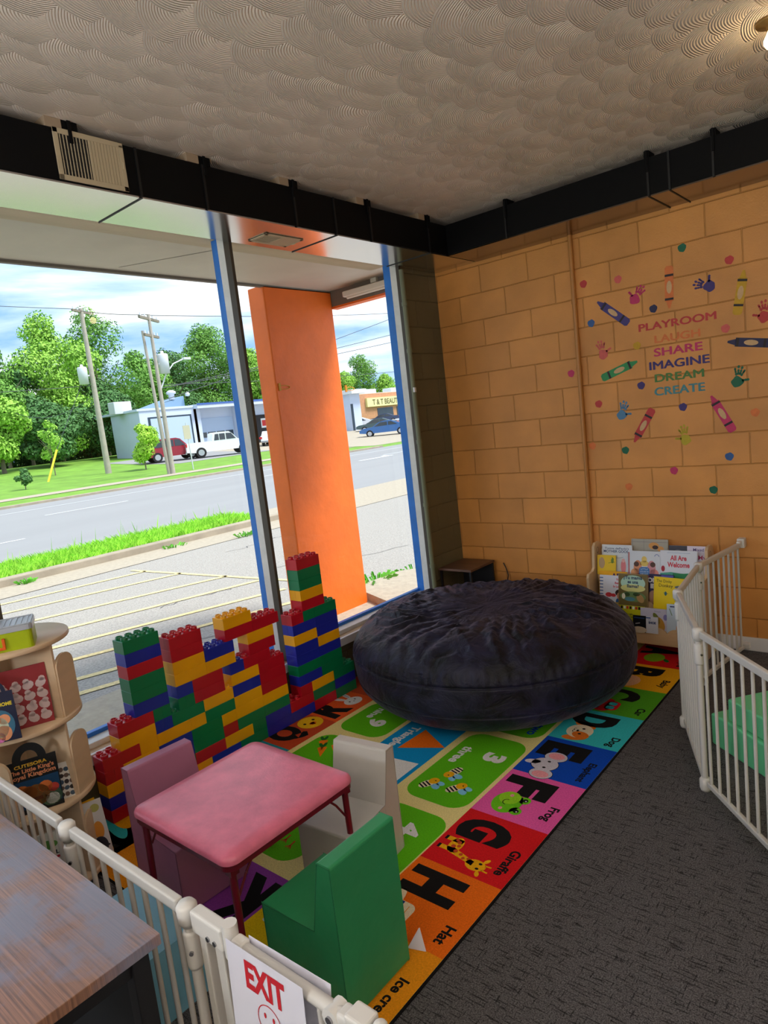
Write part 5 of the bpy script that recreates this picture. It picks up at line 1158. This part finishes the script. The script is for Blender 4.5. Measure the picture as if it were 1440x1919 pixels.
# ================================================================ MURAL DECALS
DC=dict(red=(196,62,62),pink=(214,98,92),blue=(52,96,160),navy=(44,44,84),indigo=(66,52,120),mag=(200,52,104),orange=(222,122,62),dg=(20,104,76),yel=(206,160,30),lilac=(198,140,130),green=(52,150,90),sky=(82,134,176),teal=(78,140,150),lgreen=(84,130,66),band=(44,36,40),lab=(214,176,130),violet=(74,64,130),olive=(190,170,40))
for k_,v_ in DC.items(): mat('mural_'+k_,S(*v_),.6,var=(30,.1))
def wallM(x,z,a=0): return frame((x,-.0015,z),(1,0,0),(0,0,1))@Matrix.Rotation(a,4,'Z')
GD='painted dots on the ochre wall'
DOT=[('dg',1.899,2.625,'dark green dot at the top of the mural above the word PLAYROOM'),('red',2.167,2.488,'red dot near the top right of the mural'),('red',1.238,2.542,'red dot beside the conduit near the top of the mural'),('pink',1.481,2.521,'pinkish dot above the magenta handprint'),('navy',1.702,2.286,'navy dot just above the P of PLAYROOM'),('blue',1.274,2.267,'blue dot under the tip of the violet crayon'),('pink',2.13,2.085,'pinkish dot right of the word PLAYROOM'),('yel',1.581,2.065,'yellow dot left of the word LAUGH'),('mag',1.099,1.942,'magenta dot left of the conduit'),('indigo',1.593,1.797,'indigo dot left of the word DREAM'),('red',1.288,1.703,'red dot left of the blue handprint'),('indigo',1.855,1.626,'indigo dot below the word CREATE'),('orange',2.277,1.551,'orange dot right of the magenta crayon'),('orange',1.221,1.408,'orange dot beside the conduit below the blue handprint'),('dg',1.458,1.363,'dark green dot left of the red crayon tip'),('blue',2.121,1.285,'blue dot at the lower right of the mural'),('mag',1.777,1.207,'magenta dot at the bottom of the mural'),('orange',1.466,1.104,'orange dot at the lower left of the mural above the bookshelf'),('dg',2.018,1.071,'dark green dot lowest of the mural above the bookshelf')]
for c,x,z,l in DOT: 
    b=MB().mat('mural_'+c); b.M=wallM(x,z); b.flat([((.0255+.002*math.sin(3*t))*math.cos(t),(.0255+.002*math.cos(5*t))*math.sin(t)) for t in [2*PI*i/28 for i in range(28)]],0); tag(b.build('wall_dot'),l,'wall decal',GD)
def crayon(col,x0,z0,x1,z1_,label,light=None):
    L_=math.hypot(x1-x0,z1_-z0); a=math.atan2(z1_-z0,x1-x0); r=thing('crayon_decal',label,'wall decal',(0,0,0),group='painted crayons on the ochre wall'); r.matrix_world=wallM(x0,z0,a)
    w_=.027
    b=MB().mat('mural_'+col).flat([(0,-.006),(.05,-w_*.75),(.05,w_*.75),(0,.006)]).flat([(.045,-w_),(L_-.012,-w_),(L_,-w_*.6),(L_,w_*.6),(L_-.012,w_),(.045,w_)]); b.build('crayon_body',r)
    b=MB().mat('mural_band')
    for u in (.058,L_-.058): b.flat([(u-.007,-w_),(u+.007,-w_),(u+.007,w_),(u-.007,w_)],.0003)
    b.build('band',r)
    MB().mat('mural_lab').ell(L_/2,0,.040,.0165,.0003).build('label_oval',r)
crayon('orange',1.803,2.27,1.814,2.534,'orange painted crayon pointing down above the word PLAYROOM'); crayon('violet',1.328,2.403,1.534,2.221,'violet painted crayon at the upper left of the mural'); crayon('yel',2.246,2.412,2.197,2.155,'yellow painted crayon at the upper right of the mural'); crayon('green',1.577,1.962,1.323,1.878,'green painted crayon left of the words'); crayon('navy',2.138,2.002,2.40,1.953,'dark blue painted crayon at the right edge of the photo'); crayon('red',1.523,1.416,1.66,1.634,'red painted crayon at the lower left below the words'); crayon('mag',2.029,1.68,2.15,1.443,'magenta painted crayon at the lower right of the mural')
def hand(col,x,z,tx,tz_,label,mirror=1):
    a=math.atan2(tz_-z,tx-x)-PI/2; b=MB().mat('mural_'+col); b.M=wallM(x,z,a)
    b.flat([((.034+.004*math.sin(4*t+x*9))*math.cos(t),(.034+.004*math.cos(3*t))*math.sin(t)-.004) for t in [2*PI*i/26 for i in range(26)]],0)
    for fa,l0,l1,w_ in ((-.38,.038,.075,.007),(-.12,.042,.088,.0075),(.12,.042,.084,.0075),(.38,.038,.07,.0065)):
        fa*=mirror; dx,dy=math.sin(-fa),math.cos(fa)
        for u,ww in ((l0+.006,w_),(l0+.022,w_*.85),(l1,w_*.95)): b.ell(dx*u,dy*u,ww,.0098,0,12,rot=fa)
    for u in (.036,.052,.066): b.ell(-.85*u*mirror,.25*u,.0085,.0078,0,12)
    tag(b.build('handprint_decal'),label,'wall decal','painted handprints on the ochre wall')
hand('mag',1.587,2.373,1.644,2.45,'magenta painted handprint left of the orange crayon'); hand('indigo',2.045,2.361,1.953,2.398,'indigo painted handprint right of the orange crayon',-1); hand('pink',1.346,2.047,1.326,2.134,'faded orange-pink handprint above the green crayon',-1); hand('dg',2.186,1.754,2.206,1.84,'dark green painted handprint right of the word DREAM',-1); hand('sky',1.45,1.615,1.476,1.697,'blue painted handprint left of the red crayon',-1); hand('olive',1.861,1.415,1.847,1.492,'faded yellow handprint at the bottom middle of the mural'); hand('red',2.345,2.121,2.344,2.206,'red painted handprint at the right edge of the photo')
for t_x,c,xl,xr,z_,hh in (('PLAYROOM','red',1.598,2.082,2.152,.050),('LAUGH','orange',1.697,1.984,2.062,.050),('SHARE','mag',1.689,1.994,1.975,.054),('IMAGINE','indigo',1.654,2.032,1.890,.055),('DREAM','lgreen',1.685,1.995,1.807,.052),('CREATE','teal',1.678,1.997,1.717,.055)):
    b=MB().mat('mural_'+c); b.M=wallM(0,0); [b.text(t_x,(xl+xr)/2+dx_,z_+dy_,hh,i_*.00012,.0,width=xr-xl-.006,vh=hh-.003) for i_,(dx_,dy_) in enumerate(((-.003,0),(.003,0),(0,.003),(-.0015,.0015),(.0015,.0015)))]; tag(b.build('mural_word'),f'painted word {t_x} on the ochre block wall','lettering','painted words of the wall mural')
# white pillow-like object beside the bookshelf
mat('cloth_white',S(226,222,216),.8)
b=MB().mat('cloth_white'); b.lathe([(0,-.03),(.03,-.025),(.042,0),(.03,.025),(0,.03)],(1.205,-.33,.37),16); 
tag(b.build('white_ball'),'small round white object just left of the bookshelf above the bean bag','ball')
